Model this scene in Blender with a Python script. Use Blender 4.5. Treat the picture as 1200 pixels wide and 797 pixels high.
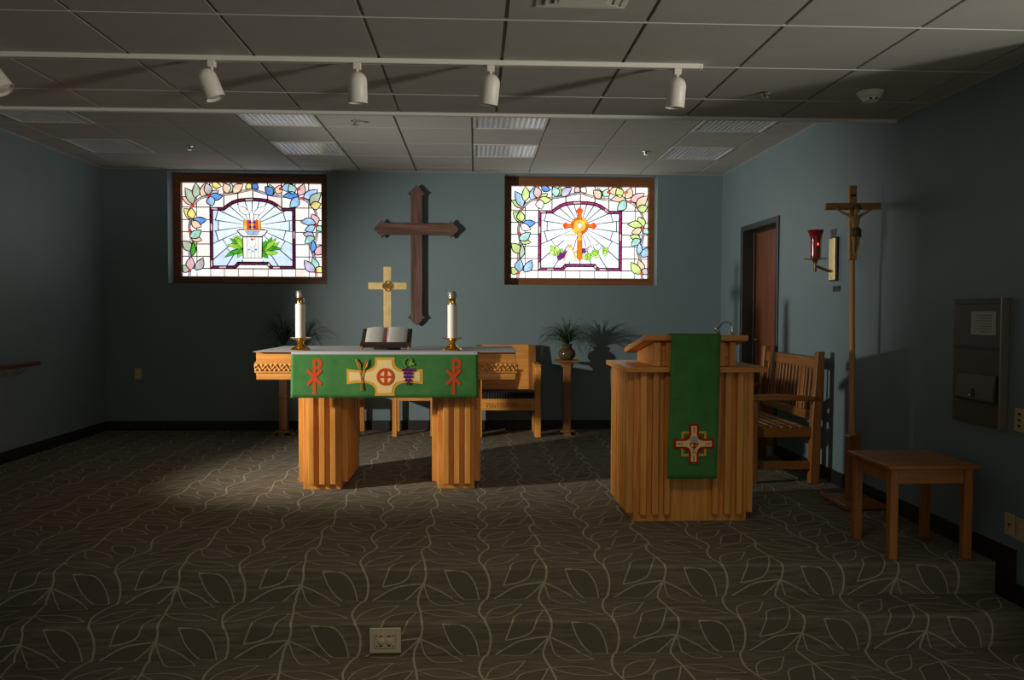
import bpy, bmesh, math, random
from mathutils import Vector, Matrix
random.seed(7)
for o in list(bpy.data.objects): bpy.data.objects.remove(o)
S = bpy.context.scene
COL = S.collection

# ------------------------------------------------------------------ camera
cam_d = bpy.data.cameras.new('camera'); cam = bpy.data.objects.new('camera', cam_d); COL.objects.link(cam)
cam_d.sensor_fit = 'HORIZONTAL'; cam_d.sensor_width = 36; cam_d.lens = 941.7 * 36 / 1200
cam_d.clip_start = .05; cam_d.clip_end = 100
_r = Vector((0.99893527, -0.0460069, 0.00341972)); _u = Vector((-0.00180067, 0.03518689, 0.99937913)); _f = Vector((0.04609867, 0.99832121, -0.03506658))
M = Matrix((_r, _u, -_f)).transposed().to_4x4(); M.translation = (0, 0, 1.30)
cam.matrix_world = M
S.camera = cam
# ------------------------------------------------------------------ world, lights, exposure
W = bpy.data.worlds.new('world'); S.world = W; W.use_nodes = True
W.node_tree.nodes['Background'].inputs[0].default_value = (1.0, .92, .76, 1)
W.node_tree.nodes['Background'].inputs[1].default_value = .26
S.view_settings.view_transform = 'Standard'; S.view_settings.look = 'None'
S.view_settings.gamma = 1; S.view_settings.exposure = 0.0; S.view_settings.use_curve_mapping = False
SPOT_LOC = Vector((-3.86, 4.62, 1.50)); SPOT_AIM = Vector((-.20, 7.12, 1.10))
sd = bpy.data.lights.new('side_spot', 'SPOT'); sp = bpy.data.objects.new('side_spot', sd); COL.objects.link(sp)
sd.energy = 780; sd.color = (1, .93, .82); sd.shadow_soft_size = .07; sd.spot_size = math.radians(67); sd.spot_blend = .85
sp.location = SPOT_LOC; sp.rotation_euler = (SPOT_AIM - SPOT_LOC).to_track_quat('-Z', 'Y').to_euler()

# daylight coming in low through the opening in the right wall beside the camera
HALL_LOC = Vector((5.6, .2, 1.25)); HALL_AIM = Vector((0.0, 3.9, 3.55))
hd = bpy.data.lights.new('side_hall_daylight', 'SPOT'); hp = bpy.data.objects.new('side_hall_daylight', hd); COL.objects.link(hp)
hd.energy = 700; hd.color = (1, .92, .80); hd.shadow_soft_size = .34; hd.spot_size = math.radians(40); hd.spot_blend = .8
hp.location = HALL_LOC; hp.rotation_euler = (HALL_AIM - HALL_LOC).to_track_quat('-Z', 'Y').to_euler()

# added fill spot that brightens the steps and lectern front, no fixture built
FILL_LOC = Vector((0.1, 2.35, 2.52)); FILL_AIM = Vector((-.05, 4.4, 0))
nd = bpy.data.lights.new('front_fill_spot', 'SPOT'); npo = bpy.data.objects.new('front_fill_spot', nd); COL.objects.link(npo)
nd.energy = 84; nd.color = (1, .88, .68); nd.shadow_soft_size = .20; nd.spot_size = math.radians(92); nd.spot_blend = 1.0
npo.location = FILL_LOC; npo.rotation_euler = (FILL_AIM - FILL_LOC).to_track_quat('-Z', 'Y').to_euler()

# ------------------------------------------------------------------ helpers
class MB:
    def __init__(s): s.v = []; s.f = []; s.m = []
    def add(s, vs, fs, mi=0):
        b = len(s.v); s.v += [tuple(q) for q in vs]; s.f += [tuple(b + i for i in f) for f in fs]; s.m += [mi] * len(fs); return s
    def box(s, x0, x1, y0, y1, z0, z1, mi=0):
        return s.add([(x0,y0,z0),(x1,y0,z0),(x1,y1,z0),(x0,y1,z0),(x0,y0,z1),(x1,y0,z1),(x1,y1,z1),(x0,y1,z1)],
                     [(0,3,2,1),(4,5,6,7),(0,1,5,4),(1,2,6,5),(2,3,7,6),(3,0,4,7)], mi)
    def prism(s, pts, vec, mi=0):
        n = len(pts); vec = Vector(vec); a = [Vector(q) for q in pts]
        return s.add(a + [q + vec for q in a], [tuple(range(n)), tuple(range(2*n-1, n-1, -1))] + [(i, i+n, (i+1) % n + n, (i+1) % n) for i in range(n)], mi)
    def lathe(s, prof, n=24, c=(0,0,0), mi=0, cap=True, rot=None):
        vs = []; fs = []
        for r, z in prof:
            for k in range(n):
                a = 2*math.pi*k/n; q = Vector((r*math.cos(a), r*math.sin(a), z))
                if rot: q = rot @ q
                vs.append(q + Vector(c))
        for i in range(len(prof)-1):
            for k in range(n):
                fs.append((i*n+k, i*n+(k+1) % n, (i+1)*n+(k+1) % n, (i+1)*n+k))
        if cap: fs.append(tuple(range(n-1, -1, -1))); fs.append(tuple(range((len(prof)-1)*n, len(prof)*n)))
        return s.add(vs, fs, mi)
    def tube(s, path, r, n=8, mi=0):
        P = [Vector(q) for q in path]; R = r if isinstance(r, (list, tuple)) else [r]*len(P); vs = []; fs = []
        for i, q in enumerate(P):
            t = (P[min(i+1, len(P)-1)] - P[max(i-1, 0)]).normalized()
            a = t.cross(Vector((0,0,1))); a = t.cross(Vector((1,0,0))) if a.length < .05 else a
            a.normalize(); b = t.cross(a)
            for k in range(n):
                th = 2*math.pi*k/n; vs.append(q + (a*math.cos(th) + b*math.sin(th))*R[i])
        for i in range(len(P)-1):
            for k in range(n): fs.append((i*n+k, i*n+(k+1) % n, (i+1)*n+(k+1) % n, (i+1)*n+k))
        fs.append(tuple(range(n-1, -1, -1))); fs.append(tuple(range((len(P)-1)*n, len(P)*n)))
        return s.add(vs, fs, mi)
    def ribbon(s, pts, w, nrm, mi=0, closed=False):
        """flat strip along pts (3d), width w, lying in the plane with normal nrm"""
        nrm = Vector(nrm); P = [Vector(q) for q in pts]; n = len(P); vs = []
        for i, q in enumerate(P):
            a = P[(i-1) % n] if (closed or i) else P[i]; b = P[(i+1) % n] if (closed or i < n-1) else P[i]
            t = (b-a).normalized() if (b-a).length > 1e-9 else Vector((1,0,0)); d = nrm.cross(t).normalized()*w/2
            vs += [q-d, q+d]
        fs = [(2*i, 2*i+1, 2*i+3, 2*i+2) for i in range(n-1)]
        if closed: fs.append((2*n-2, 2*n-1, 1, 0))
        return s.add(vs, fs, mi)
    def mesh(s, name, mats, bevel=0, smooth=None, fixn=True):
        me = bpy.data.meshes.new(name); me.from_pydata([tuple(q) for q in s.v], [], s.f)
        for m in (mats if isinstance(mats, (list, tuple)) else [mats]): me.materials.append(m)
        for pl, mi in zip(me.polygons, s.m): pl.material_index = mi
        if fixn or bevel:
            bm = bmesh.new(); bm.from_mesh(me)
            if fixn: bmesh.ops.recalc_face_normals(bm, faces=bm.faces)
            if bevel: bmesh.ops.bevel(bm, geom=list(bm.edges), offset=bevel, segments=1, affect='EDGES', clamp_overlap=True)
            bm.to_mesh(me); bm.free()
        if smooth is not None:
            for pl in me.polygons: pl.use_smooth = True
            me.set_sharp_from_angle(angle=math.radians(smooth))
        me.update(); return me
    def build(s, name, mats, parent=None, bevel=0, smooth=None, loc=None, fixn=True):
        return link(name, s.mesh(name, mats, bevel, smooth, fixn), parent, loc)
def link(name, me, parent=None, loc=None, rot=None):
    o = bpy.data.objects.new(name, me); COL.objects.link(o); o.parent = parent
    if loc is not None: o.location = loc
    if rot is not None: o.rotation_euler = rot
    return o
def tag(o, label=None, cat=None, group=None, kind=None):
    for k, v in (('label', label), ('category', cat), ('group', group), ('kind', kind)):
        if v: o[k] = v
    return o
def thing(name, label, cat, loc=(0,0,0), rot=(0,0,0), group=None):
    o = link(name, None, None, loc, rot); o.empty_display_size = .1
    return tag(o, label, cat, group)
def struct(o): o['kind'] = 'structure'; return o
def copy_tree(o, parent=None):
    c = o.copy(); COL.objects.link(c); c.parent = parent
    for ch in list(o.children): copy_tree(ch, c)
    return c

# ------------------------------------------------------------------ materials
def nodes(name):
    m = bpy.data.materials.new(name); m.use_nodes = True; nt = m.node_tree; return m, nt, nt.nodes['Principled BSDF']
def mat(name, col, rough=.6, metal=0, spec=.5, bump=0, bscale=200, var=0, vscale=8, emit=0, trans=0, coat=0):
    m, nt, b = nodes(name); L = nt.links.new
    b.inputs['Base Color'].default_value = (*col, 1); b.inputs['Roughness'].default_value = rough; b.inputs['Metallic'].default_value = metal
    b.inputs['Specular IOR Level'].default_value = spec; b.inputs['Transmission Weight'].default_value = trans; b.inputs['Coat Weight'].default_value = coat
    if emit: b.inputs['Emission Color'].default_value = (*col, 1); b.inputs['Emission Strength'].default_value = emit
    if var or bump:
        tc = nt.nodes.new('ShaderNodeTexCoord')
    if var:
        n = nt.nodes.new('ShaderNodeTexNoise'); n.inputs['Scale'].default_value = vscale; n.inputs['Detail'].default_value = 3; L(tc.outputs['Object'], n.inputs['Vector'])
        r = nt.nodes.new('ShaderNodeValToRGB'); r.color_ramp.elements[0].position = .3; r.color_ramp.elements[1].position = .7
        r.color_ramp.elements[0].color = (*[c*(1-var) for c in col], 1); r.color_ramp.elements[1].color = (*[min(1, c*(1+var)) for c in col], 1)
        L(n.outputs['Fac'], r.inputs[0]); L(r.outputs[0], b.inputs['Base Color'])
        if emit: L(r.outputs[0], b.inputs['Emission Color'])
    if bump:
        n = nt.nodes.new('ShaderNodeTexNoise'); n.inputs['Scale'].default_value = bscale; n.inputs['Detail'].default_value = 2; L(tc.outputs['Object'], n.inputs['Vector'])
        bp = nt.nodes.new('ShaderNodeBump'); bp.inputs['Strength'].default_value = bump; bp.inputs['Distance'].default_value = .002
        L(n.outputs['Fac'], bp.inputs['Height']); L(bp.outputs[0], b.inputs['Normal'])
    return m
def wood(name, dark, light, axis='z', scale=1.0, rough=.42, strong=1.0):
    m, nt, b = nodes(name); L = nt.links.new
    tc = nt.nodes.new('ShaderNodeTexCoord'); oi = nt.nodes.new('ShaderNodeObjectInfo')
    ad = nt.nodes.new('ShaderNodeVectorMath'); ad.operation = 'ADD'
    ml = nt.nodes.new('ShaderNodeMath'); ml.operation = 'MULTIPLY'; ml.inputs[1].default_value = 37; L(oi.outputs['Random'], ml.inputs[0])
    L(tc.outputs['Object'], ad.inputs[0]); L(ml.outputs[0], ad.inputs[1])
    mp = nt.nodes.new('ShaderNodeMapping'); s = [34*scale]*3; s['xyz'.index(axis)] = 2.2*scale; mp.inputs['Scale'].default_value = s
    L(ad.outputs[0], mp.inputs[0])
    n = nt.nodes.new('ShaderNodeTexNoise'); n.inputs['Scale'].default_value = 1; n.inputs['Detail'].default_value = 6; n.inputs['Distortion'].default_value = .6
    L(mp.outputs[0], n.inputs['Vector'])
    r = nt.nodes.new('ShaderNodeValToRGB'); r.color_ramp.elements[0].position = .5-.18*1/strong; r.color_ramp.elements[1].position = .5+.16*1/strong
    r.color_ramp.elements[0].color = (*dark, 1); r.color_ramp.elements[1].color = (*light, 1); L(n.outputs['Fac'], r.inputs[0])
    hs = nt.nodes.new('ShaderNodeHueSaturation'); mr = nt.nodes.new('ShaderNodeMapRange'); mr.inputs[3].default_value = .93; mr.inputs[4].default_value = 1.06
    L(oi.outputs['Random'], mr.inputs[0]); L(mr.outputs[0], hs.inputs['Value']); L(r.outputs[0], hs.inputs['Color']); L(hs.outputs[0], b.inputs['Base Color'])
    b.inputs['Roughness'].default_value = rough
    bp = nt.nodes.new('ShaderNodeBump'); bp.inputs['Strength'].default_value = .12; bp.inputs['Distance'].default_value = .001
    L(n.outputs['Fac'], bp.inputs['Height']); L(bp.outputs[0], b.inputs['Normal'])
    return m
OAK = wood('honey_oak', (.56,.215,.034), (.78,.355,.075)); OAKX = wood('honey_oak_across', (.56,.215,.034), (.78,.355,.075), 'x'); OAKY = wood('honey_oak_deep', (.56,.215,.034), (.78,.355,.075), 'y')
OAKC = mat('carved_oak', (.62,.27,.055), .5, var=.25, vscale=60)
BROWN = wood('brown_oak', (.185,.066,.011), (.30,.115,.021)); BROWNX = wood('brown_oak_across', (.185,.066,.011), (.30,.115,.021), 'x'); BROWNY = wood('brown_oak_deep', (.185,.066,.011), (.30,.115,.021), 'y')
WALNUT = wood('walnut_upright', (.075,.032,.020), (.17,.082,.055), 'z', .8, .5, 1.6); WALNUTX = wood('walnut_arm', (.075,.032,.020), (.17,.082,.055), 'x', .8, .5, 1.6)
TBL = wood('table_oak', (.30,.105,.016), (.46,.18,.034)); TBLX = wood('table_oak_across', (.30,.105,.016), (.46,.18,.034), 'x')
POLE = wood('pale_pole_wood', (.44,.24,.085), (.66,.38,.15)); POLEX = wood('pale_pole_wood_arm', (.34,.16,.05), (.50,.25,.08), 'x')
FRAME = wood('window_frame_wood', (.17,.058,.018), (.27,.096,.032), 'x', .7, .5)
RAIL = wood('handrail_wood', (.07,.025,.01), (.12,.045,.02), 'y')
DOORW = wood('door_veneer', (.15,.048,.016), (.22,.075,.026), 'z', .6, .4)
STANDW = wood('stand_wood', (.20,.085,.026), (.32,.15,.05))
WALL = mat('teal_paint', (.158,.226,.246), .5, spec=.45, bump=.25, bscale=120, var=.03, vscale=3)
BASE = mat('black_rubber', (.012,.011,.010), .5)
TILE = mat('ceiling_tile', (.50,.49,.455), .95, spec=.15, bump=.35, bscale=260, var=.03, vscale=5)
BAR = mat('grid_bar_paint', (.62,.60,.56), .5)
BARD = mat('recess_shade', (.20,.18,.155), .6)  # dark copy of the bar paint: shade in the tile gaps put into colour
SLAB = mat('plenum_slab', (.05,.048,.045), .9)
WHITE = mat('white_paint_metal', (.88,.86,.78), .4)
TRIM = mat('trim_paint', (.88,.88,.84), .5)
CHROME = mat('louver_aluminium', (.88,.90,.94), .3, .25)
STEEL = mat('chrome_steel', (.75,.76,.78), .18, 1.0)
DARKM = mat('dark_metal', (.035,.036,.036), .45, .4)
BLACK = mat('black_plastic', (.012,.012,.012), .5)
BRASS = mat('polished_brass', (.80,.50,.13), .16, 1.0)
BRASSM = mat('satin_brass', (.88,.66,.30), .34, .55, var=.12, vscale=25)
BRASSD = mat('dull_brass', (.30,.20,.07), .4, 1.0)
WAX = mat('candle_wax', (.80,.76,.66), .4, spec=.4)
LINEN = mat('white_linen', (.50,.51,.53), .85, bump=.2, bscale=700)
GREEN = mat('green_cloth', (.060,.205,.055), .85, spec=.15, bump=.4, bscale=900, var=.12, vscale=12)
ORANGE = mat('orange_felt', (.62,.075,.018), .8, spec=.1)
REDF = mat('red_felt', (.40,.02,.01), .8, spec=.1)
GOLDF = mat('gold_felt', (.72,.38,.05), .8, spec=.1)
CREAMF = mat('cream_felt', (.85,.64,.28), .8, spec=.1)
PURPF = mat('purple_felt', (.11,.01,.16), .8, spec=.1)
LEAFF = mat('leaf_felt', (.22,.38,.05), .8, spec=.1)
WHEATF = mat('wheat_felt', (.50,.17,.03), .8, spec=.1)
GREYF = mat('grey_felt', (.42,.42,.44), .8, spec=.1)
PAGE = None
DARKWOOD = mat('dark_stand_wood', (.035,.018,.010), .35)
RED = mat('red_ribbon', (.42,.02,.03), .5)
CUSH = mat('black_upholstery', (.012,.012,.014), .7, bump=.3)
GLAZE = mat('olive_glaze', (.085,.060,.024), .18, var=.3, vscale=30)
SOIL = mat('dark_soil', (.02,.014,.01), .9)
BLADE = mat('grass_blade', (.030,.062,.022), .5, var=.3, vscale=40)
BLADED = mat('dark_leaf_blade', (.016,.034,.018), .5, var=.3, vscale=40)
POTD = mat('dark_pot', (.03,.022,.015), .4)
IVORY = mat('ivory_plastic', (.52,.42,.23), .45)
ALMOND = mat('almond_plate', (.55,.47,.34), .45)
PANEL = mat('bronze_panel', (.085,.072,.042), .5, .2)
PANELE = mat('bronze_edge', (.30,.27,.20), .35, .6)
PAPER = mat('notice_paper', (.50,.49,.43), .8)
PRINT = mat('printed_ink', (.10,.10,.10), .8)
FLESH = mat('carved_corpus_wood', (.46,.29,.14), .5)
CLOTHB = mat('corpus_loincloth', (.11,.075,.03), .5)
REDGLASS = mat('ruby_glass', (.23,.004,.012), .12, coat=.3)
FLAME = mat('lamp_flame', (1,.08,.03), .5, emit=3)
def page_mat():
    m, nt, b = nodes('printed_page'); L = nt.links.new
    tc = nt.nodes.new('ShaderNodeTexCoord'); w = nt.nodes.new('ShaderNodeTexWave'); w.wave_type = 'BANDS'; w.bands_direction = 'Y'
    w.inputs['Scale'].default_value = 22; w.inputs['Distortion'].default_value = 0; L(tc.outputs['Object'], w.inputs['Vector'])
    r = nt.nodes.new('ShaderNodeValToRGB'); r.color_ramp.elements[0].color = (.36,.36,.34,1); r.color_ramp.elements[1].color = (.62,.62,.58,1); r.color_ramp.elements[1].position = .6
    L(w.outputs['Fac'], r.inputs[0]); L(r.outputs[0], b.inputs['Base Color']); b.inputs['Roughness'].default_value = .8
    return m
PAGE = page_mat()
def carpet_mat():
    m, nt, b = nodes('carpet'); L = nt.links.new
    tc = nt.nodes.new('ShaderNodeTexCoord')
    mp = nt.nodes.new('ShaderNodeMapping'); mp.inputs['Scale'].default_value = (7, 75, 75); L(tc.outputs['Object'], mp.inputs[0])
    n = nt.nodes.new('ShaderNodeTexNoise'); n.inputs['Scale'].default_value = 1; n.inputs['Detail'].default_value = 4; L(mp.outputs[0], n.inputs['Vector'])
    r = nt.nodes.new('ShaderNodeValToRGB'); r.color_ramp.elements[0].position = .36; r.color_ramp.elements[1].position = .66
    r.color_ramp.elements[0].color = (.130,.114,.080,1); r.color_ramp.elements[1].color = (.205,.183,.136,1)
    L(n.outputs['Fac'], r.inputs[0]); L(r.outputs[0], b.inputs['Base Color'])
    n2 = nt.nodes.new('ShaderNodeTexNoise'); n2.inputs['Scale'].default_value = 420; L(tc.outputs['Object'], n2.inputs['Vector'])
    bp = nt.nodes.new('ShaderNodeBump'); bp.inputs['Strength'].default_value = .6; bp.inputs['Distance'].default_value = .003
    L(n2.outputs['Fac'], bp.inputs['Height']); L(bp.outputs[0], b.inputs['Normal'])
    b.inputs['Roughness'].default_value = .95; b.inputs['Specular IOR Level'].default_value = .15
    return m
CARPET = carpet_mat()
VINE = mat('carpet_vine_yarn', (.42,.39,.30), .9, spec=.2, bump=.5, bscale=500)
LEAFD = mat('carpet_leaf_yarn', (.138,.123,.088), .95, spec=.1, bump=.5, bscale=500)

# ------------------------------------------------------------------ room numbers
XL, XR, YW = -3.978, 2.737, 8.84
ZF, ZB, YE = 2.557, 2.819, 5.165     # front ceiling, rear ceiling, edge between them
YN = -1.2                            # near end of the built room
Y1, RISE, GO = 4.047, .166, .282     # platform edge, riser, tread

# floor profile: s runs from the platform edge towards the camera
NR = .018
def surf(s, off=0.0):
    """(y, z, ny, nz) at arc length s from the platform edge"""
    def place(y, z, ny, nz): return (y + ny*off, z + nz*off, ny, nz)
    def step(s, ytop, ztop):
        # arc nosing centred on s=0
        h = NR*math.pi/4
        if s < -h: return place(ytop - s, ztop, 0, 1)
        if s < h:
            a = (s + h)/(2*h)*math.pi/2
            return place(ytop + NR - NR*math.sin(a), ztop - NR + NR*math.cos(a), -math.sin(a), math.cos(a))
        return place(ytop, ztop - s, -1, 0)
    if s < RISE: return step(s, Y1, 0)
    if s < RISE + GO - .05: return place(Y1 - (s - RISE), -RISE, 0, 1)
    if s < 2*RISE + GO: return step(s - RISE - GO, Y1 - GO, -RISE)
    return place(Y1 - GO - (s - 2*RISE - GO), -2*RISE, 0, 1)
prof = [-(YW + .3 - Y1), -.1] + [i*.002 for i in range(-10, 11)] + [RISE-.0001, RISE+.0001, RISE+GO-.06] + [RISE+GO+i*.002 for i in range(-10, 11)] + [2*RISE+GO-.0001, 2*RISE+GO+.0001, 2*RISE+GO+(Y1-GO-YN)]
mb = MB(); vs = []
for s in prof:
    y, z, _, _ = surf(s); vs += [(XL-.3, y, z), (XR+.3, y, z)]
n = len(prof)
mb.add(vs, [(2*i, 2*i+1, 2*i+3, 2*i+2) for i in range(n-1)])
floor = struct(mb.build('floor', CARPET, smooth=40)); tag(floor, 'dark brown carpet with pale vine pattern on platform and two steps', 'floor')

# carpet vines: one repeat traced on the step, laid over platform and steps
def bez(pts, n=6):
    """catmull-rom through pts"""
    P = [Vector((a, b)) for a, b in pts]; out = []
    for i in range(len(P)-1):
        p0, p1, p2, p3 = P[max(i-1, 0)], P[i], P[i+1], P[min(i+2, len(P)-1)]
        for k in range(n):
            t = k/n; out.append(.5*((2*p1) + (p2-p0)*t + (2*p0-5*p1+4*p2-p3)*t*t + (3*p1-p0-3*p2+p3)*t*t*t))
    out.append(P[-1]); return out
def cv(x, y):     # traced crop pixel -> (dx, s)
    s = (y-125)/180*RISE if y <= 305 else RISE + (y-305)/125*GO
    if y > 430: s = RISE + GO + (y-430)/185*RISE
    t = max(0, min(1, (y-305)/125)); x = -535 + (x+535)/(1+.075*t)
    return ((x-245)*.000862, s)
PX, PS = .6135, RISE+GO
VINES = [[(245,125),(268,175),(275,225),(265,285),(243,315),(235,345),(245,385),(288,425)],
         [(610,125),(612,165),(600,210),(575,260),(565,298),(585,330),(630,370),(668,398)]]
VINES[0][-1] = (298,430); VINES[1][-1] = (690,430)
LEAVES = [  # upper edge, lower edge, filled?
    ([(215,308),(190,220),(130,150),(10,135)], [(10,135),(55,235),(130,305),(215,308)], 1),
    ([(600,210),(500,220),(420,238),(300,303)], [(300,303),(420,312),(490,302),(600,210)], 1),
    ([(600,212),(680,248),(760,292),(862,335)], [(862,335),(720,338),(630,300),(600,212)], 0),
    ([(635,371),(760,367),(880,380),(1000,408)], [(1000,408),(880,409),(760,400),(635,371)], 0),
    ([(298,422),(310,375),(380,348),(482,338)], [(482,338),(440,392),(390,410),(298,422)], 0),
    ([(610,378),(540,385),(470,400),(468,440)], [(468,440),(430,470),(400,500),(540,470)], 0),
    ([(625,375),(540,386),(480,402),(462,445),(425,535)], [(425,535),(520,518),(580,490),(605,440),(625,375)], 1),
]
LEAVES.pop(5)
def cv2(x, y):
    if y < 125: return ((x-245)*.000862, -(125-y)/125*GO*.5)
    return cv(x, y)
cm = MB(); x0 = .664
def lay(pts, w, mi, dx, ds, off=.0016):
    P = [(p[0]+dx, p[1]+ds) for p in pts]
    L_, R_ = [], []
    for i, q in enumerate(P):
        a, b = P[max(i-1, 0)], P[min(i+1, len(P)-1)]
        tx, ts = b[0]-a[0], b[1]-a[1]; l = math.hypot(tx, ts) or 1
        jw = w*(.85+.3*random.random())/2
        for sg, out in ((1, L_), (-1, R_)):
            X = q[0]-sg*ts/l*jw; s = q[1]+sg*tx/l*jw
            if not (XL < X < XR): return
            y, z, _, _ = surf(s, off); out.append((X, y, z))
    v = []; 
    for a, b in zip(L_, R_): v += [a, b]
    cm.add(v, [(2*i, 2*i+1, 2*i+3, 2*i+2) for i in range(len(P)-1)], mi)
lv = [bez([cv2(*q) for q in V], 8) for V in VINES]
# make the vine close over one repeat
for V, raw in zip(lv, VINES):
    dx = V[-1].x - V[0].x; dsn = V[-1].y - V[0].y
    for q in V:
        f = (q.y - V[0].y)/dsn; q.x -= dx*f; q.y = V[0].y + (q.y - V[0].y)*PS/dsn
ll = [(bez([cv2(*q) for q in U], 12), bez([cv2(*q) for q in D], 12), fl) for U, D, fl in LEAVES]
for ix in range(-9, 5):
    for iy in range(-12, 4):
        dx, ds = x0 + ix*PX, iy*PS
        if ds > 1.6 or ds + PS < -(YW - Y1): continue
        for V in lv: lay([(q.x, q.y) for q in V], .0105, 0, dx, ds)
        for U, D, fl in ll:
            lay([(q.x, q.y) for q in U], .0065, 0, dx, ds, .0021); lay([(q.x, q.y) for q in D], .0065, 0, dx, ds, .0026)
            if fl:
                D2 = list(reversed(D)); v = []; ok = True
                for a, b in list(zip(U, D2))[1:-1]:
                    for k in range(7):
                        q = a.lerp(b, k/6); X = q.x+dx
                        if not (XL < X < XR): ok = False
                        y, z, _, _ = surf(q.y+ds, .0008); v.append((X, y, z))
                if ok: cm.add(v, [(7*i+k, 7*i+k+1, 7*i+k+8, 7*i+k+7) for i in range(len(U)-3) for k in range(6)], 1)
cm.v = [(x, min(y, YW-.005), z) for x, y, z in cm.v]
vo = cm.build('carpet_vine_pattern', [VINE, LEAFD], floor, fixn=False); vo['kind'] = 'stuff'; tag(vo, 'pale vine lines and dark leaves tufted into carpet')

# ------------------------------------------------------------------ walls
def wall_grid(us, vs_, holes, fn, depth_fn, reveal):
    """flat wall split around rectangular holes; fn(u,v)->xyz on the face, depth_fn(u,v) -> xyz at the back of the reveal"""
    mb = MB()
    for i in range(len(us)-1):
        for j in range(len(vs_)-1):
            uc, vc = (us[i]+us[i+1])/2, (vs_[j]+vs_[j+1])/2
            if any(h[0] < uc < h[1] and h[2] < vc < h[3] for h in holes): continue
            mb.add([fn(us[i], vs_[j]), fn(us[i+1], vs_[j]), fn(us[i+1], vs_[j+1]), fn(us[i], vs_[j+1])], [(0,1,2,3)])
    for u0, u1, v0, v1 in holes:
        for a, b in (((u0,v0),(u1,v0)), ((u1,v0),(u1,v1)), ((u1,v1),(u0,v1)), ((u0,v1),(u0,v0))):
            mb.add([fn(*a), fn(*b), depth_fn(*b), depth_fn(*a)], [(0,1,2,3)])
    return mb
H1 = (-3.302, -1.605, 1.592, 2.803); H2 = (.322, 2.012, 1.597, 2.803)
b = wall_grid([XL-.2, H1[0], H1[1], H2[0], H2[1], XR+.2], [-.05, 1.592, 1.597, 2.803, 3.0], [H1, H2], lambda u, v: (u, YW, v), lambda u, v: (u, YW+.3, v), .3)
tag(struct(b.build('wall_back', WALL, fixn=False)), 'teal painted back wall with two recessed stained glass windows', 'wall')
tag(struct(MB().box(XL-.2, XL, YN, YW+.3, -.5, 3.0).build('wall_left', WALL)), 'teal painted left wall with a handrail', 'wall')
HD = (7.19, 8.108, -.6, 2.125)
YO = 3.45    # the wall ends here: opening to a side hall
b = wall_grid([YO, 7.19, 8.108, YW+.3], [-.6, 2.125, 3.0], [HD], lambda u, v: (XR, u, v), lambda u, v: (XR+.2, u, v), .2)
b.box(XR, XR+.2, YO, YO+.02, -.6, 3.0)
tag(struct(b.build('wall_right', WALL, fixn=False)), 'teal painted right wall with the door', 'wall')

# baseboards
tag(struct(MB().box(XL+.001, XR-.001, YW-.010, YW-.0005, .002, .104).build('baseboard_back', BASE, bevel=.002)), 'black rubber baseboard along the back wall', 'baseboard')
tag(struct(MB().box(XL+.0005, XL+.010, Y1+.05, YW-.011, .002, .104).build('baseboard_left', BASE, bevel=.002)), 'black rubber baseboard along the left wall', 'baseboard')
b = MB()
def sidebase(y0, y1, z0, z1): b.box(XR-.010, XR-.0005, y0, y1, z0, z1)
sidebase(8.16, YW-.011, .002, .104); sidebase(Y1-.15, 7.135, .002, .104)
sidebase(Y1-.15, Y1-.002, -RISE, .002); sidebase(Y1-GO-.15, Y1-.15, -RISE+.002, -RISE+.104)
sidebase(Y1-GO-.15, Y1-GO-.002, -2*RISE, -RISE+.002); sidebase(YO, Y1-GO-.15, -2*RISE+.002, -2*RISE+.104)
tag(struct(b.build('baseboard_right', BASE)), 'black rubber baseboard stepping down along the right wall', 'baseboard')

# ------------------------------------------------------------------ ceiling
T = .6096
mb = MB()
mb.box(XL-.2, XR+.2, YN, YE, ZF+.03, ZF+.5); mb.box(XL-.2, XR+.2, YE, YW+.3, ZB+.03, ZB+.3)
ceil = tag(struct(mb.build('ceiling', SLAB)), 'suspended tile ceiling in two levels', 'ceiling')
tag(struct(MB().box(XL+.001, XR-.001, YE-.004, YE+.012, ZF-.018, ZF+.30).box(XL+.001, XR-.001, YE-.022, YE-.004, ZF-.018, ZF+.012).build('trim_1', TRIM, bevel=.002)), 'white trim along the edge where the ceiling steps up', 'trim')
tile_cache = {}
GX, GY = .017, .0045
def tile(x0, x1, y0, y1, z, gy=GY):
    w, d = round(x1-x0, 4), round(y1-y0, 4)
    if w < .03 or d < .03: return
    if (w, d, gy) not in tile_cache:
        m = MB(); m.box(-w/2+GX/2, w/2-GX/2, -d/2+gy/2, d/2-gy/2, 0, .012); m.box(-w/2+GX*.1, w/2-GX*.1, -d/2, d/2, .012, .03)
        tile_cache[(w, d, gy)] = m.mesh('ceiling_tile', TILE, fixn=True)
    link('ceiling_tile', tile_cache[(w, d, gy)], ceil, ((x0+x1)/2, (y0+y1)/2, z))
def cuts(c0, lo, hi):
    k = math.ceil((lo - c0)/T - 1e-6); out = [lo]
    while c0 + k*T < hi - 1e-6:
        if c0 + k*T > lo + .02: out.append(c0 + k*T)
        k += 1
    return out + [hi]
CX_F = cuts(.1313, XL, XR); CX_B = cuts(-.025, XL, XR)
CY_F = cuts(3.5054, 2.286, YE-.022); CY_B = cuts(6.7432, YE+.012, YW)
LIGHTS = [(c, r) for c in (-6, -3, 0, 3) for r in (6.1336, 7.3528)]
DIFF = (.1313, 2.8958)      # ceiling diffuser cell
for i in range(len(CX_F)-1):
    for j in range(len(CY_F)-1):
        tile(CX_F[i], CX_F[i+1], CY_F[j], CY_F[j+1], ZF)
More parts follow.
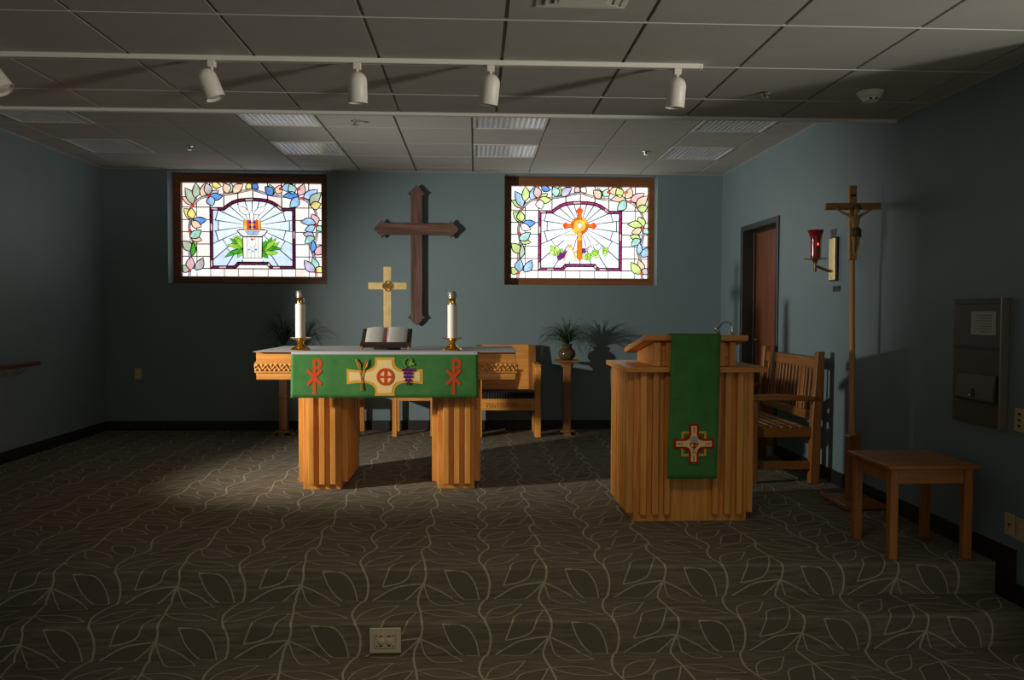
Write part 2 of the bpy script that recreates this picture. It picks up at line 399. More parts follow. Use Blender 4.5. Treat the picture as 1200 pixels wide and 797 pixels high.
for i in range(len(CX_B)-1):
    for j in range(len(CY_B)-1):
        if any(abs(CX_B[i] - (-.025 + c*T)) < .01 and abs(CY_B[j] - r) < .01 for c, r in LIGHTS): continue
        tile(CX_B[i], CX_B[i+1], CY_B[j], CY_B[j+1], ZB, .011)
def bars(CX, CY, z, y0, y1):
    me = MB().box(-.012, .012, y0, y1, .009, .02).mesh('grid_runner', BARD)
    for x in CX[1:-1]: link('grid_runner', me, ceil, (x, 0, z))
    me = MB().box(CX[0], CX[-1], -.004, .004, -.003 if z < 2.7 else .008, .02).mesh('cross_tee', BAR if z < 2.7 else BARD)
    for y in CY[1:-1]: link('cross_tee', me, ceil, (0, y, z))
    e = MB().box(XL, XL+.018, y0, y1, -.002, .004).box(XR-.018, XR, y0, y1, -.002, .004)
    if y1 > 8: e.box(XL, XR, YW-.018, YW, -.002, .004)
    e.build('wall_angle', BAR, ceil, loc=(0, 0, z))
bars(CX_F, CY_F, ZF, 2.286, YE-.022); bars(CX_B, CY_B, ZB, YE+.012, YW)
# plain ceiling nearer than the photograph shows
MB().box(XL, XR, YN, 2.286, ZF, ZF+.03).build('ceiling_board', TILE, ceil)

# recessed louvre lights
REFL = mat('louver_cavity', (.16,.17,.19), .4)
def make_light():
    t = thing('ceiling_light', '', 'light')
    h = T/2 - .008
    f = MB()
    for a, c, d, e in ((-h, h, -h, -h+.024), (-h, h, h-.024, h), (-h, -h+.024, -h+.024, h-.024), (h-.024, h, -h+.024, h-.024)): f.box(a, c, d, e, -.004, .012)
    f.build('frame', BAR, t, bevel=.001)
    p = MB(); q = h - .024
    p.box(-q, q, -q, q, .026, .029)
    p.build('reflector', REFL, t)
    l = MB(); n = 13
    for k in range(n+1):
        x = -q + 2*q*k/n
        l.add([(x-.0075,-q,.0),(x+.0075,-q,.0),(x+.0008,-q,.024),(x-.0008,-q,.024),(x-.0075,q,.0),(x+.0075,q,.0),(x+.0008,q,.024),(x-.0008,q,.024)], [(0,1,2,3),(7,6,5,4),(0,4,5,1),(1,5,6,2),(3,2,6,7),(0,3,7,4)])
        l.add([(-q,x-.0075,.0),(-q,x+.0075,.0),(-q,x+.0008,.024),(-q,x-.0008,.024),(q,x-.0075,.0),(q,x+.0075,.0),(q,x+.0008,.024),(q,x-.0008,.024)], [(3,2,1,0),(4,5,6,7),(1,5,4,0),(2,6,5,1),(7,6,2,3),(4,7,3,0)])
    l.build('louver', CHROME, t, fixn=False)['kind'] = 'stuff'
    return t
L0 = make_light()
wh = ['leftmost, above the left wall side', 'above the left stained glass window', 'in line between wooden wall cross and right window', 'rightmost, above the right end of the right window']
wh = {-6: 'leftmost pair by the left wall', -3: 'pair above the left stained glass window', 0: 'pair above right window left edge', 3: 'pair beside the right wall'}
first = True
for c, r in LIGHTS:
    o = L0 if first else copy_tree(L0); first = False
    o.location = (-.025 + c*T + T/2, r + T/2, ZB)
    tag(o, 'silver louvre ceiling light, %s of the %s' % ('nearer' if r < 7 else 'farther', wh[c]), 'light', 'recessed louvre lights in the rear ceiling')

# ceiling diffuser
t = thing('ceiling_diffuser', 'square grey air diffuser cut off at the top picture edge', 'air vent', (.43, 3.16, ZF))
f = MB()
for k, (a, bz) in enumerate(((.185, -.004), (.150, -.012), (.115, -.018))):
    w = .022
    f.box(-a, a, a-w, a, bz, bz+.008).box(-a, a, -a, -a+w, bz, bz+.008).box(-a, -a+w, -a+w, a-w, bz, bz+.008).box(a-w, a, -a+w, a-w, bz, bz+.008)
f.build('ring', WHITE, t, bevel=.002); MB().box(-.10, .10, -.10, .10, -.020, -.004).build('center_plate', WHITE, t, bevel=.003)
# sprinklers
def sprinkler(loc, label, big=1):
    t = thing('sprinkler_head', label, 'sprinkler', loc, group='ceiling sprinkler heads')
    MB().lathe([(.034*big, 0), (.034*big, -.004), (.022*big, -.008)], 16).build('escutcheon', STEEL, t, smooth=40)
    MB().lathe([(.010, -.006), (.010, -.020), (.006, -.024), (.006, -.034)], 10).build('body', BRASSD, t, smooth=40)
    d = MB().lathe([(.020*big, -.034), (.020*big, -.037)], 12); d.tube([(-.012*big,0,-.02),(-.016*big,0,-.028),(-.012*big,0,-.036)], .0025, 6).tube([(.012*big,0,-.02),(.016*big,0,-.028),(.012*big,0,-.036)], .0025, 6)
    d.build('deflector', STEEL, t)
sprinkler((1.652, 4.56, ZF), 'small sprinkler head in front ceiling left of smoke detector')
sprinkler((-2.633, 7.60, ZB), 'small sprinkler head above the left stained glass window', 1)
sprinkler((-.957, 6.50, ZB), 'sprinkler head in rear ceiling left of the wooden wall cross', 1.2)
sprinkler((1.607, 7.57, ZB), 'small sprinkler head above the right stained glass window', 1)
t = thing('smoke_detector', 'round white smoke detector on ceiling near the right wall', 'smoke detector', (2.245, 4.52, ZF))
MB().lathe([(.072, 0), (.072, -.010), (.066, -.016)], 28).build('mounting_plate', WHITE, t, smooth=35)
MB().lathe([(.060, -.016), (.060, -.030), (.046, -.036), (.040, -.052), (.030, -.056)], 28).build('sensor_dome', WHITE, t, smooth=35)
MB().box(-.024, -.008, -.042, -.036, -.050, -.040).box(.006, .022, -.042, -.036, -.050, -.040).build('vent_slot', BLACK, t)

# track and track heads
t = thing('light_track', 'long white lighting track running across the front ceiling', 'light track', (0, 4.075, ZF))
MB().box(XL+.02, 1.135, -.0175, .0175, -.024, 0).build('rail', WHITE, t, bevel=.002); MB().box(1.135, 1.150, -.018, .018, -.025, 0).build('end_cap', WHITE, t, bevel=.002)
MB().box(XL+.02, 1.135, -.005, .005, -.0245, -.024).build('slot', BARD, t)
def head(x, tx, ty, label, dx=0):
    t = thing('track_head', label, 'spotlight', (x, 4.075, ZF-.0245), group='spotlights on the track')
    MB().box(-.019, .019, -.016, .016, -.030, 0).build('adapter', WHITE, t, bevel=.003)
    MB().tube([(0, 0, -.028), (0, 0, -.066)], .007, 10).build('stem', WHITE, t, smooth=40)
    rot = Matrix.Rotation(tx, 3, 'Y') @ Matrix.Rotation(ty, 3, 'X')
    r = .0485; pr = [(.003, 0)] + [(r*math.sin(a), -(r*1.0)*(1-math.cos(a))) for a in [math.pi/2*k/8 for k in range(1, 9)]] + [(r, -.150), (r*.965, -.152), (r*.95, -.13), (.02, -.11)]
    off = Vector((dx, 0, -.040)); 
    MB().lathe(pr, 28, off, rot=rot).build('shade', WHITE, t, smooth=50)
    MB().lathe([(.034, -.118), (.036, -.140), (.02, -.147), (.003, -.148)], 20, off, rot=rot).build('bulb', mat('lamp_glass', (.6,.6,.58), .2), t, smooth=50)
head(-2.36, -math.radians(38), 0, 'white track spotlight cut off at the left picture edge', -.03)
head(-1.300, -math.radians(22), math.radians(4), 'white track spotlight tilted to the right, above the left window', -.042)
head(-.588, 0, math.radians(8), 'upright white track spotlight left of the wooden wall cross')
head(.076, math.radians(6), math.radians(8), 'white track spotlight tilted slightly left, left of the right window', .004)
head(1.022, math.radians(3), math.radians(6), 'white track spotlight nearest the right end of the track')

# ------------------------------------------------------------------ stained glass windows
def clip_half(poly, a, n):
    out = []; m = len(poly)
    for i in range(m):
        p, q = poly[i], poly[(i+1) % m]
        dp = (p[0]-a[0])*n[0] + (p[1]-a[1])*n[1]; dq = (q[0]-a[0])*n[0] + (q[1]-a[1])*n[1]
        if dp >= 0: out.append(p)
        if dp*dq < 0:
            t_ = dp/(dp-dq); out.append((p[0]+(q[0]-p[0])*t_, p[1]+(q[1]-p[1])*t_))
    return out
GE = 1.15
def glass(name, col, e=1.0, var=.10):
    col = tuple(c**1.18 for c in col)
    return mat('glass_'+name, col, .25, emit=GE*e, var=var, vscale=14)
G = dict(white=glass('white',(.97,.95,.94),1.0,.04), cream=glass('cream',(.93,.84,.80)), pink=glass('pale_pink',(.90,.78,.76)), ice=glass('ice_blue',(.64,.75,.92),1.0,.10), frost=glass('frost',(.76,.85,.96)),
  purple=glass('plum',(.17,.025,.075)), magenta=glass('magenta',(.42,.05,.22)), blue=glass('blue',(.16,.34,.70),1,.4), sky=glass('sky',(.40,.60,.80),1,.3), aqua=glass('aqua',(.42,.68,.62),1,.3),
  sage=glass('sage',(.47,.55,.44),1,.25), lime=glass('lime',(.60,.74,.32),1,.25), peach=glass('peach',(.86,.62,.46),1,.2), rose=glass('rose',(.74,.52,.54),1,.2), lav=glass('lavender',(.53,.52,.66),1,.25),
  yellow=glass('yellow',(.85,.72,.28),1,.25), grey=glass('grey',(.55,.55,.55),1,.25), red=glass('red',(.80,.03,.03)), orange=glass('orange',(.88,.20,.02),1,.4), amber=glass('amber',(.90,.50,.10),1,.3),
  green=glass('green',(.10,.42,.05),1,.3), leaf=glass('bright_green',(.36,.66,.08),1,.3), navy=glass('navy',(.03,.04,.40)), stem=glass('stem',(.36,.35,.44),1,.4), bark=glass('bark',(.50,.42,.32),1,.4), violet=glass('violet',(.22,.03,.25)),
  ivory=glass('ivory',(.86,.88,.82)), scarlet=glass('scarlet',(.85,.10,.03)))
LEAD = mat('lead_came', (.020,.020,.022), .5, .3)
def leafpoly(bx, by, tx, ty, w):
    n = 7; L_, R_ = [], []; dx, dy = tx-bx, ty-by; l = math.hypot(dx, dy); nx, ny = -dy/l, dx/l; bend = .14*l*(1 if (bx*7+ty*3) % 2 < 1 else -1)
    for k in range(1, n):
        f = k/n; h = w*math.sin(math.pi*f**.85)/2; c = bend*math.sin(math.pi*f)*.5
        L_.append((bx+dx*f+nx*(h+c), by+dy*f+ny*(h+c))); R_.append((bx+dx*f-nx*(h-c), by+dy*f-ny*(h-c)))
    return [(bx, by)] + L_ + [(tx, ty)] + R_[::-1]
BORDER = [  # base, tip, width, colour left window, colour right window
 (185,262,120,215,34,'peach','lime'),(188,258,140,160,44,'sage','sky'),(200,222,205,130,40,'sage','lime'),(240,214,262,130,42,'peach','sky'),(282,203,268,130,40,'grey','rose'),(288,203,342,172,30,'grey','lime'),
 (288,206,366,210,36,'blue','lime'),(292,210,305,270,42,'sky','cream'),(300,132,362,150,30,'yellow','blue'),(398,192,375,130,40,'peach','aqua'),(405,190,420,130,36,'aqua','lime'),(428,190,492,135,40,'peach','lav'),
 (512,132,540,162,34,'yellow','rose'),(548,162,575,130,36,'blue','cream'),(668,202,622,150,40,'blue','peach'),(672,196,650,135,38,'aqua','aqua'),(688,190,716,138,38,'peach','aqua'),(722,162,792,132,38,'sky','peach'),
 (794,192,770,132,42,'aqua','lime'),(824,200,858,130,40,'rose','peach'),(852,212,942,162,44,'sky','rose'),(897,264,962,180,46,'sage','peach'),(897,264,962,247,40,'yellow','lime'),(826,206,730,206,36,'blue','peach'),(824,210,772,275,44,'sky','aqua'),
 (187,350,130,285,44,'yellow','lime'),(185,346,176,280,40,'yellow','lime'),(188,354,270,350,36,'blue','blue'),(176,362,240,394,36,'peach','cream'),(166,456,238,412,40,'aqua','aqua'),(170,446,240,476,34,'peach','lime'),
 (170,540,120,480,44,'sage','lime'),(176,572,186,482,26,'green','sage'),(170,656,176,575,42,'rose','sky'),(198,656,246,580,40,'grey','sky'),(163,660,120,628,40,'sage','lime'),
 (930,380,905,310,44,'rose','lime'),(930,368,835,360,36,'sky','lime'),(925,382,860,412,34,'sky','peach'),(936,412,962,382,34,'aqua','aqua'),(920,450,850,432,34,'lav','lime'),(920,452,860,490,36,'aqua','aqua'),
 (926,560,962,500,42,'rose','sky'),(906,545,910,470,30,'blue','sky'),(925,664,858,590,42,'lav','lime'),(925,662,908,575,40,'aqua','peach'),(932,664,962,630,36,'yellow','lav')]
DOTS = [(185,262),(286,205),(165,660),(926,663),(716,162),(826,160),(855,215),(930,382),(170,418)]
STEM = [[(160,695),(166,600),(163,540),(174,470),(163,400),(172,340),(166,300),(188,262),(232,222),(288,207),(370,200),(450,186),(542,164)],
        [(542,164),(640,195),(720,206),(800,210),(858,224),(906,262),(930,310),(936,400),(926,480),(904,530),(926,600),(930,695)]]
BANDO = [(287,277),(368,277),(390,258),(420,238),(455,226),(500,220),(545,218),(590,220),(635,226),(668,238),(700,258),(722,277),(802,277),(802,645),(660,645),(640,636),(628,621),(462,621),(450,636),(430,645),(287,645)]
BANDI = [(302,292),(374,292),(398,272),(428,253),(460,242),(502,236),(545,234),(588,236),(630,242),(660,253),(692,272),(716,292),(787,292),(787,630),(666,630),(652,622),(640,606),(450,606),(438,622),(424,630),(302,630)]
def window(n, H, g, fr, which, label):
    gx0, gx1, gz0, gz1 = g; YG = YW + .205
    U = lambda x, y, o: (gx0 + (x-118)/847*(gx1-gx0), YG - o, gz1 - (y-128)/567*(gz1-gz0))
    t = link('window_%d' % n, None, None, ((gx0+gx1)/2, YW+.2, gz0)); struct(t); tag(t, label, 'window')
    inv = Vector(t.location)
    lead = MB()
    def piece(poly, col, o, name='pane', outline=True, lw=.014, closed=True):
        if len(poly) < 3: return
        P = [Vector(U(x, y, o)) - inv for x, y in poly]
        MB().prism(P, (0, .004, 0)).build(name, G[col], t)
        if outline: lead.ribbon([p - Vector((0, .0012, 0)) for p in P], lw, (0, 1, 0), closed=closed)
    def line(pts, o, lw=.012): lead.ribbon([Vector(U(x, y, o)) - inv - Vector((0, .0012, 0)) for x, y in pts], lw, (0, 1, 0))
    # frame
    X0, X1, Z0, Z1 = H; gl, gr, gb, gt = gx0, gx1, gz0, gz1; ya, yb = YW+.165, YW+.23
    for a in ((X0+.001, X1-.001, gt, Z1-.001), (X0+.001, X1-.001, Z0+.001, gb), (X0+.001, gl, gb, gt), (gr, X1-.001, gb, gt)):
        MB().box(a[0]-inv.x, a[1]-inv.x, ya-inv.y, yb-inv.y, a[2]-inv.z, a[3]-inv.z).build('frame_board', FRAME, t, bevel=.003)
    # background panes
    xs = [118,205,287,370,455,545,635,720,802,885,965]; ys = [128,275,350,423,497,572,645,695]
    pal = ['cream','pink','white','white','cream'] if which == 0 else ['white','white','white','cream','white']
    for i in range(10):
        for j in range(7):
            if 2 <= i <= 7 and 1 <= j <= 5: continue
            piece([(xs[i],ys[j]),(xs[i+1],ys[j]),(xs[i+1],ys[j+1]),(xs[i],ys[j+1])], random.choice(pal), 0)
    # band and field
    piece(BANDO, 'white', .003, 'backing_pane', False)
    m = len(BANDO)
    for i in range(m):
        a, b2, c, d = BANDO[i], BANDO[(i+1) % m], BANDI[(i+1) % m], BANDI[i]
        L_ = math.hypot(b2[0]-a[0], b2[1]-a[1]); k = max(1, round(L_/48))
        for q in range(k):
            f0, f1 = q/k, (q+1)/k; mix = lambda p_, r_, f: (p_[0]+(r_[0]-p_[0])*f, p_[1]+(r_[1]-p_[1])*f)
            piece([mix(a,b2,f0), mix(a,b2,f1), mix(d,c,f1), mix(d,c,f0)], ('purple' if which == 0 else 'magenta') if (q+i) % 5 else 'rose', .006, 'border_pane')
    cx, cy = (542, 385) if which == 0 else (545, 372)
    nW = 22; angs = [2*math.pi*(k+.5)/nW for k in range(nW)]
    for k in range(nW):
        a0, a1 = angs[k], angs[(k+1) % nW]; am = a0 + math.pi/nW
        w = clip_half(BANDI, (cx, cy), (-math.sin(a0), math.cos(a0))); w = clip_half(w, (cx, cy), (math.sin(a1), -math.cos(a1)))
        if len(w) < 3: continue
        rr = (150 + 55*abs(math.cos(am)) + 20*(k % 2)); d = (math.cos(am), math.sin(am))
        inn = clip_half(w, (cx+d[0]*rr, cy+d[1]*rr), (-d[0], -d[1])); out = clip_half(w, (cx+d[0]*rr, cy+d[1]*rr), d)
        piece(inn, 'frost', .006, lw=.011)
        piece(out, ('ice' if k % 4 else 'frost') if which == 0 else 'frost', .006, lw=.011)
    # vine stem and leaves
    for st in STEM:
        P = bez(st, 4)
        for i in range(0, len(P)-1, 8):
            seg = P[i:i+9]
            A, B = [], []
            for q, p_ in enumerate(seg):
                t_ = (seg[min(q+1, len(seg)-1)] - seg[max(q-1, 0)]).normalized(); A.append((p_.x - t_.y*7, p_.y + t_.x*7)); B.append((p_.x + t_.y*7, p_.y - t_.x*7))
            piece(A + B[::-1], 'stem' if (which == 0) == (i % 16 == 0) else 'bark', .009, 'vine_pane', True, .006)
    for li, (bx, by, tx, ty, w, c0, c1) in enumerate(BORDER):
        piece(leafpoly(bx, by, max(120, min(963, tx)), max(130, ty), w*1.25), c0 if which == 0 else c1, .011 + .0022*(li % 5), 'leaf_pane', True, .012)
    for x, y in DOTS:
        piece([(x+9*math.cos(a*math.pi/4), y+9*math.sin(a*math.pi/4)) for a in range(8)], 'red' if which == 0 else 'scarlet', .023, 'berry_pane', True, .005)
    C = lambda x, y, r, k=14, a0=0, a1=2*math.pi: [(x+r*math.cos(a0+(a1-a0)*i/k), y+r*math.sin(a0+(a1-a0)*i/k)) for i in range(k)]
    if which == 0:
        for i, (tx, ty) in enumerate([(440,440),(402,462),(388,502),(372,580),(452,580),(408,545),(425,450)]):
            piece(leafpoly(494, 530, tx, ty, 30), 'green' if i % 2 else 'leaf', .011 + .0006*i, 'palm_pane', True, .005)
        for i, (tx, ty) in enumerate([(664,448),(712,480),(726,525),(704,548),(640,582),(690,456),(625,470)]):
            piece(leafpoly(598, 535, tx, ty, 30), 'leaf' if i % 2 else 'green', .011 + .0006*i, 'palm_pane', True, .005)
        piece([(484,445),(604,445),(600,600),(488,600)], 'ivory', .016, 'pillar_pane')
        for x in (510, 534, 558, 580): line([(x, 450), (x, 598)], .016, .004)
        piece([(484,580),(604,580),(604,604),(484,604)], 'ivory', .0175, 'pillar_base_pane', True, .006)
        piece([(452,415),(470,408),(615,408),(636,415),(618,440),(598,452),(490,452),(470,440)], 'cream', .018, 'bowl_pane')
        piece([(500,418),(590,418),(575,440),(515,440)], 'sky', .0195, 'water_pane', True, .005)
        for x, c in ((492,'amber'),(513,'scarlet'),(534,'amber'),(555,'scarlet'),(576,'amber')):
            piece([(x,352),(x+21,350),(x+21,408),(x,408)], c, .020, 'crown_pane', True, .005)
        for x, y in ((530,365),(556,365),(530,393),(556,393)): piece(C(x, y, 9, 8), 'navy', .0215, 'crown_jewel_pane', False)
        piece([(540,292),(556,318),(552,345),(542,372),(530,345),(527,318)], 'white', .023, 'dove_body_pane', True, .008)
        piece([(530,320),(500,320),(470,300),(455,255),(480,272),(500,275),(525,300)], 'white', .022, 'dove_wing_pane', True, .008)
        piece([(553,320),(583,320),(612,300),(626,255),(602,272),(582,275),(558,300)], 'white', .022, 'dove_wing_pane', True, .008)
        piece([(522,470),(565,470),(563,500),(544,520),(524,500)], 'white', .0175, 'shield_pane', True, .004)
        piece([(543,478),(534,468),(537,460),(543,463),(550,460),(553,468)], 'scarlet', .019, 'heart_pane', False)
        for x, y in ((522,530),(545,540),(565,530)): piece(C(x, y, 7, 5), 'blue', .0175, 'star_pane', False)
    else:
        V = lambda x, y: (118 + (x-98)/820*847, 128 + (y-145)/560*567)
        PP = lambda pts: [V(*q) for q in pts]
        for i, q in enumerate([((360,570),(335,500)),((372,572),(365,497)),((380,575),(402,520)),((352,560),(332,535))]):
            piece(leafpoly(*V(*q[0]), *V(*q[1]), 36), 'lime' if i % 2 else 'leaf', .010+.0006*i, 'vine_leaf_pane', True, .005)
        for i, q in enumerate([((400,588),(372,570)),((420,580),(388,545)),((432,575),(425,535)),((520,545),(540,520))]):
            piece(leafpoly(*V(*q[0]), *V(*q[1]), 34), 'violet', .0125+.0005*i, 'grape_pane', True, .004)
        for i, q in enumerate([((550,592),(530,540)),((556,594),(572,548)),((572,548),(632,575)),((580,545),(625,540)),((482,580),(486,532)),((650,550),(680,515)),((646,548),(672,555))]):
            piece(leafpoly(*V(*q[0]), *V(*q[1]), 38), 'leaf' if i % 2 else 'lime', .0125+.0005*i, 'vine_leaf_pane', True, .005)
        for i, q in enumerate([((535,530),(635,468)),((530,528),(610,470)),((545,535),(640,488)),((528,522),(585,480))]):
            piece(leafpoly(*V(*q[0]), *V(*q[1]), 12), 'ivory', .0135+.0005*i, 'wheat_pane', True, .003)
        piece(PP([(412,440),(486,440),(482,480),(462,498),(438,498),(418,480)]), 'white', .016, 'chalice_pane', True, .004)
        piece(PP([(414,432),(486,432),(486,444),(414,444)]), 'peach', .017, 'chalice_rim_pane', False)
        piece(PP([(443,498),(460,498),(464,512),(440,512)]), 'amber', .017, 'chalice_knop_pane', True, .003)
        piece(PP([(442,512),(462,512),(492,598),(408,598)]), 'peach', .016, 'chalice_foot_pane', True, .004)
        piece(PP([(446,530),(458,530),(474,598),(426,598)]), 'ivory', .0172, 'chalice_foot_pane', False)
        ccx, ccy = V(506, 383)
        for k in range(4):
            a = math.pi/4 + k*math.pi/2; o_ = C(ccx, ccy, 54, 6, a-.62, a+.8); i_ = C(ccx, ccy, 38, 6, a-.62, a+.8)
            piece(o_ + i_[::-1], 'amber' if k % 2 else 'orange', .017, 'ring_pane', True, .004)
        piece(PP([(494,420),(520,420),(522,580),(508,600),(492,580)]), 'orange', .019, 'cross_pane', True, .005)
        piece(PP([(494,420),(520,420),(520,470),(494,470)]), 'amber', .0195, 'cross_pane', False)
        piece(PP([(492,345),(520,345),(516,310),(528,292),(506,270),(484,292),(496,310)]), 'orange', .019, 'cross_pane', True, .005)
        piece(PP([(468,370),(468,397),(440,393),(422,405),(405,383),(422,362),(440,374)]), 'orange', .019, 'cross_pane', True, .005)
        piece(PP([(544,370),(544,397),(572,393),(590,405),(610,383),(590,362),(572,374)]), 'orange', .019, 'cross_pane', True, .005)
        for q in ([(405,383),(422,362),(428,383),(422,405)], [(610,383),(590,362),(584,383),(590,405)], [(506,270),(484,292),(506,298),(528,292)]):
            piece(PP(q), 'scarlet', .020, 'cross_tip_pane', False)
        piece(C(ccx, ccy, 40, 12), 'amber', .0205, 'cross_center_pane', True, .004)
        piece(C(ccx, ccy, 15, 10), 'white', .022, 'host_pane', True, .004)
    lo = lead.build('lead_came', LEAD, t, fixn=False); lo['kind'] = 'stuff'
    # pale sheet behind so no gaps show
    P = [Vector(U(x, y, -.006)) - inv for x, y in ((118,128),(965,128),(965,695),(118,695))]
    MB().prism(P, (0, .004, 0)).build('outer_pane', G['white'], t)
window(1, H1, (-3.222, -1.697, 1.676, 2.708), None, 0, 'brown framed stained glass window with crown, dove and green palms')
window(2, H2, (.402, 1.950, 1.676, 2.707), None, 1, 'brown framed stained glass window with orange cross, chalice and grapes')

# ------------------------------------------------------------------ door
t = link('door_1', None, None, (XR, 7.65, 0)); struct(t); tag(t, 'brown wooden door in dark metal frame on the right wall', 'door')
f = MB()
y0, y1, zt = 7.14-7.65, 8.158-7.65, 2.175
f.box(-.016, .17, y0, y0+.055, 0, zt).box(-.016, .17, y1-.055, y1, 0, zt).box(-.016, .17, y0+.055, y1-.055, zt-.055, zt)
f.box(.10, .125, y0+.055, y0+.07, 0, zt-.055).box(.10, .125, y1-.07, y1-.055, 0, zt-.055).box(.10, .125, y0+.07, y1-.07, zt-.07, zt-.055)
f.build('door_frame', DARKM, t, bevel=.003)
d = MB().box(.125, .168, y0+.057, y1-.057, .008, zt-.057).build('door_slab', DOORW, t, bevel=.002)
h = MB(); h.lathe([(.026,0),(.026,.010)], 16, (.125, y1-.13, 1.03), rot=Matrix.Rotation(-math.pi/2, 3, 'Y')).tube([(.12, y1-.13, 1.03), (.065, y1-.13, 1.03), (.065, y1-.24, 1.03)], .009, 8)
h.build('door_handle', STEEL, d, smooth=40)

# ------------------------------------------------------------------ wooden wall cross
t = thing('wall_cross', 'large dark walnut cross with pointed flared ends on back wall', 'cross', (-.633, YW-.005, 1.145))
def flared(L0, L1, hw, tip):   # outline along the long axis from L0 to L1
    e = .085; fw_ = .092
    a = [(L0, 0), (L0+.028, .030), (L0+.055, .056), (L0+.074, .070), (L0+.088, .100), (L0+.102, .078), (L0+.118, .067), (L0+.145, hw)]
    b_ = [(L1-(q[0]-L0), q[1]) for q in reversed(a)]
    up = a + b_
    return up + [(q[0], -q[1]) for q in reversed(up) if q[1] > 1e-6]
vpts = flared(0, 1.518, .062, 0); hpts = flared(-.460, .462, .062, 0)
MB().prism([(q[1], -.075, q[0]) for q in vpts], (0, .035, 0)).build('upright', WALNUT, t, bevel=.002)
MB().prism([(q[0], -.083, 1.045+q[1]) for q in hpts], (0, .043, 0)).build('crossbar', WALNUTX, t, bevel=.003)
for z in (.35, 1.03): MB().box(-.02, .02, -.041, 0, z, z+.04).build('standoff', WALNUT, t)

# ------------------------------------------------------------------ altar
ax, ay = -.627, 6.19
t = thing('altar', 'honey oak altar table with carved band on two slatted pedestals', 'altar', (ax, ay, 0))
AX0, AX1, AY0, AY1 = -1.548-ax, .294-ax, 5.765-ay, 6.66-ay
MB().box(AX0, AX1, AY0, AY0+.03, .812, 1.002).build('apron_front', OAKX, t, bevel=.003)
MB().box(AX0, AX1, AY1-.03, AY1, .812, 1.002).build('apron_back', OAKX, t, bevel=.003)
MB().box(AX0, AX0+.03, AY0+.03, AY1-.03, .812, 1.002).build('apron_side', OAKY, t, bevel=.003)
MB().box(AX1-.03, AX1, AY0+.03, AY1-.03, .812, 1.002).build('apron_side', OAKY, t, bevel=.003)
MB().box(AX0, AX1, AY0, AY1, 1.002, 1.010).build('tabletop', OAKX, t, bevel=.002)
def carving(L, h):
    """band of carved vine leaves, along x from 0 to L, proud towards -y"""
    m = MB(); m.box(0, L, -.010, 0, 0, h)
    k = int(L/(h*.44)); st = L/k
    path = [(i*L/(k*6), -.012, h/2 + h*.22*math.sin(i*math.pi/6)) for i in range(k*6+1)]
    m.tube(path, h*.06, 5)
    for i in range(k):
        for sgn in (1, -1):
            cx, cz = (i+.5+.12*sgn)*st, h/2 + sgn*h*.22
            a = (.55 if i % 2 else -.55)*sgn + random.uniform(-.2, .2); lw, lh = st*.50, h*.17
            n = 8; ring = [(cx + math.cos(a)*lw*math.cos(q)*.95 - math.sin(a)*lh*math.sin(q), -.010, cz + math.sin(a)*lw*math.cos(q)*.6 + math.cos(a)*lh*math.sin(q)) for q in [2*math.pi*j/n for j in range(n)]]
            m.add([(x, y, max(.004, min(h-.004, z))) for x, y, z in ring] + [(cx, -.021, cz)], [(j, (j+1) % n, n) for j in range(n)])
    return m
o = carving(AX1-AX0+.02, .075).build('carved_band', OAKC, t, loc=(AX0-.01, AY0, .862), fixn=True)
o = carving(AY1-AY0, .075).build('carved_band', OAKC, t, loc=(AX1, AY0, .862)); o.rotation_euler = (0, 0, math.pi/2)
o = carving(AY1-AY0, .075).build('carved_band', OAKC, t, loc=(AX0, AY1, .862)); o.rotation_euler = (0, 0, -math.pi/2)
SW = .039
slat_f = MB().box(-SW/2, SW/2, -.036, 0, .044, .812).mesh('slat', OAK, bevel=.002)
slat_s = MB().box(0, .044, -SW/2, SW/2, .044, .812).mesh('slat', OAK, bevel=.002)
for pcx in (-1.110, -.136):
    c = pcx - ax; x0_, x1_ = c-.135, c+.135; yf, yb = 5.872-ay, 6.56-ay
    core = MB().box(x0_, x1_, yf, yb, 0, .812).build('pedestal', OAK, t, bevel=.003)
    for k in (-1, 0, 1):
        link('slat', slat_f, core, (c + k*.0785 + .006, yf, 0)); link('slat', slat_f, core, (c + k*.0785, yb, 0), (0, 0, math.pi))
    for k in range(7):
        y = yf + .075 + k*.09
        link('slat', slat_s, core, (x1_, y, 0)); link('slat', slat_s, core, (x0_, y, 0), (0, 0, math.pi))

# white altar linen
ln = MB(); ln.box(-1.560, .306, 5.7305, 6.672, 1.0105, 1.0145)
ln = ln.build('altar_linen', LINEN, None, bevel=.001)
tag(ln, 'white linen cloth covering the altar top under the candles', 'altar cloth')

# green frontal with its emblems
FX0, FX1, FZ0, FZ1, FY = -1.293, .020, .687, 1.0135, 5.722
def fold(x, z):
    d = max(0, (1.0 - z)/.32)
    return d*(.0012*math.sin(x*9+.6) + .0008*math.sin(x*23+1.9+z*3))
t = thing('altar_frontal', 'green cloth hanging over altar front with red symbols and gold cross', 'altar cloth', (ax, FY, FZ0))
inv = Vector(t.location)
m = MB(); nx, nz = 70, 10; vs = []
for i in range(nx+1):
    for j in range(nz+1):
        x = FX0 + (FX1-FX0)*i/nx; z = FZ0 + (FZ1-FZ0)*j/nz; spread = .006*(1-j/nz)*(1 if i > nx/2 else -1)*abs(i/nx-.5)*2
        vs.append((x+spread-inv.x, FY+fold(x, z)-inv.y, z-inv.z))
m.add(vs, [(i*(nz+1)+j, (i+1)*(nz+1)+j, (i+1)*(nz+1)+j+1, i*(nz+1)+j+1) for i in range(nx) for j in range(nz)])
sheet = m.build('cloth', GREEN, t, smooth=60, fixn=False)
md = sheet.modifiers.new('thick', 'SOLIDIFY'); md.thickness = .003; md.offset = 1
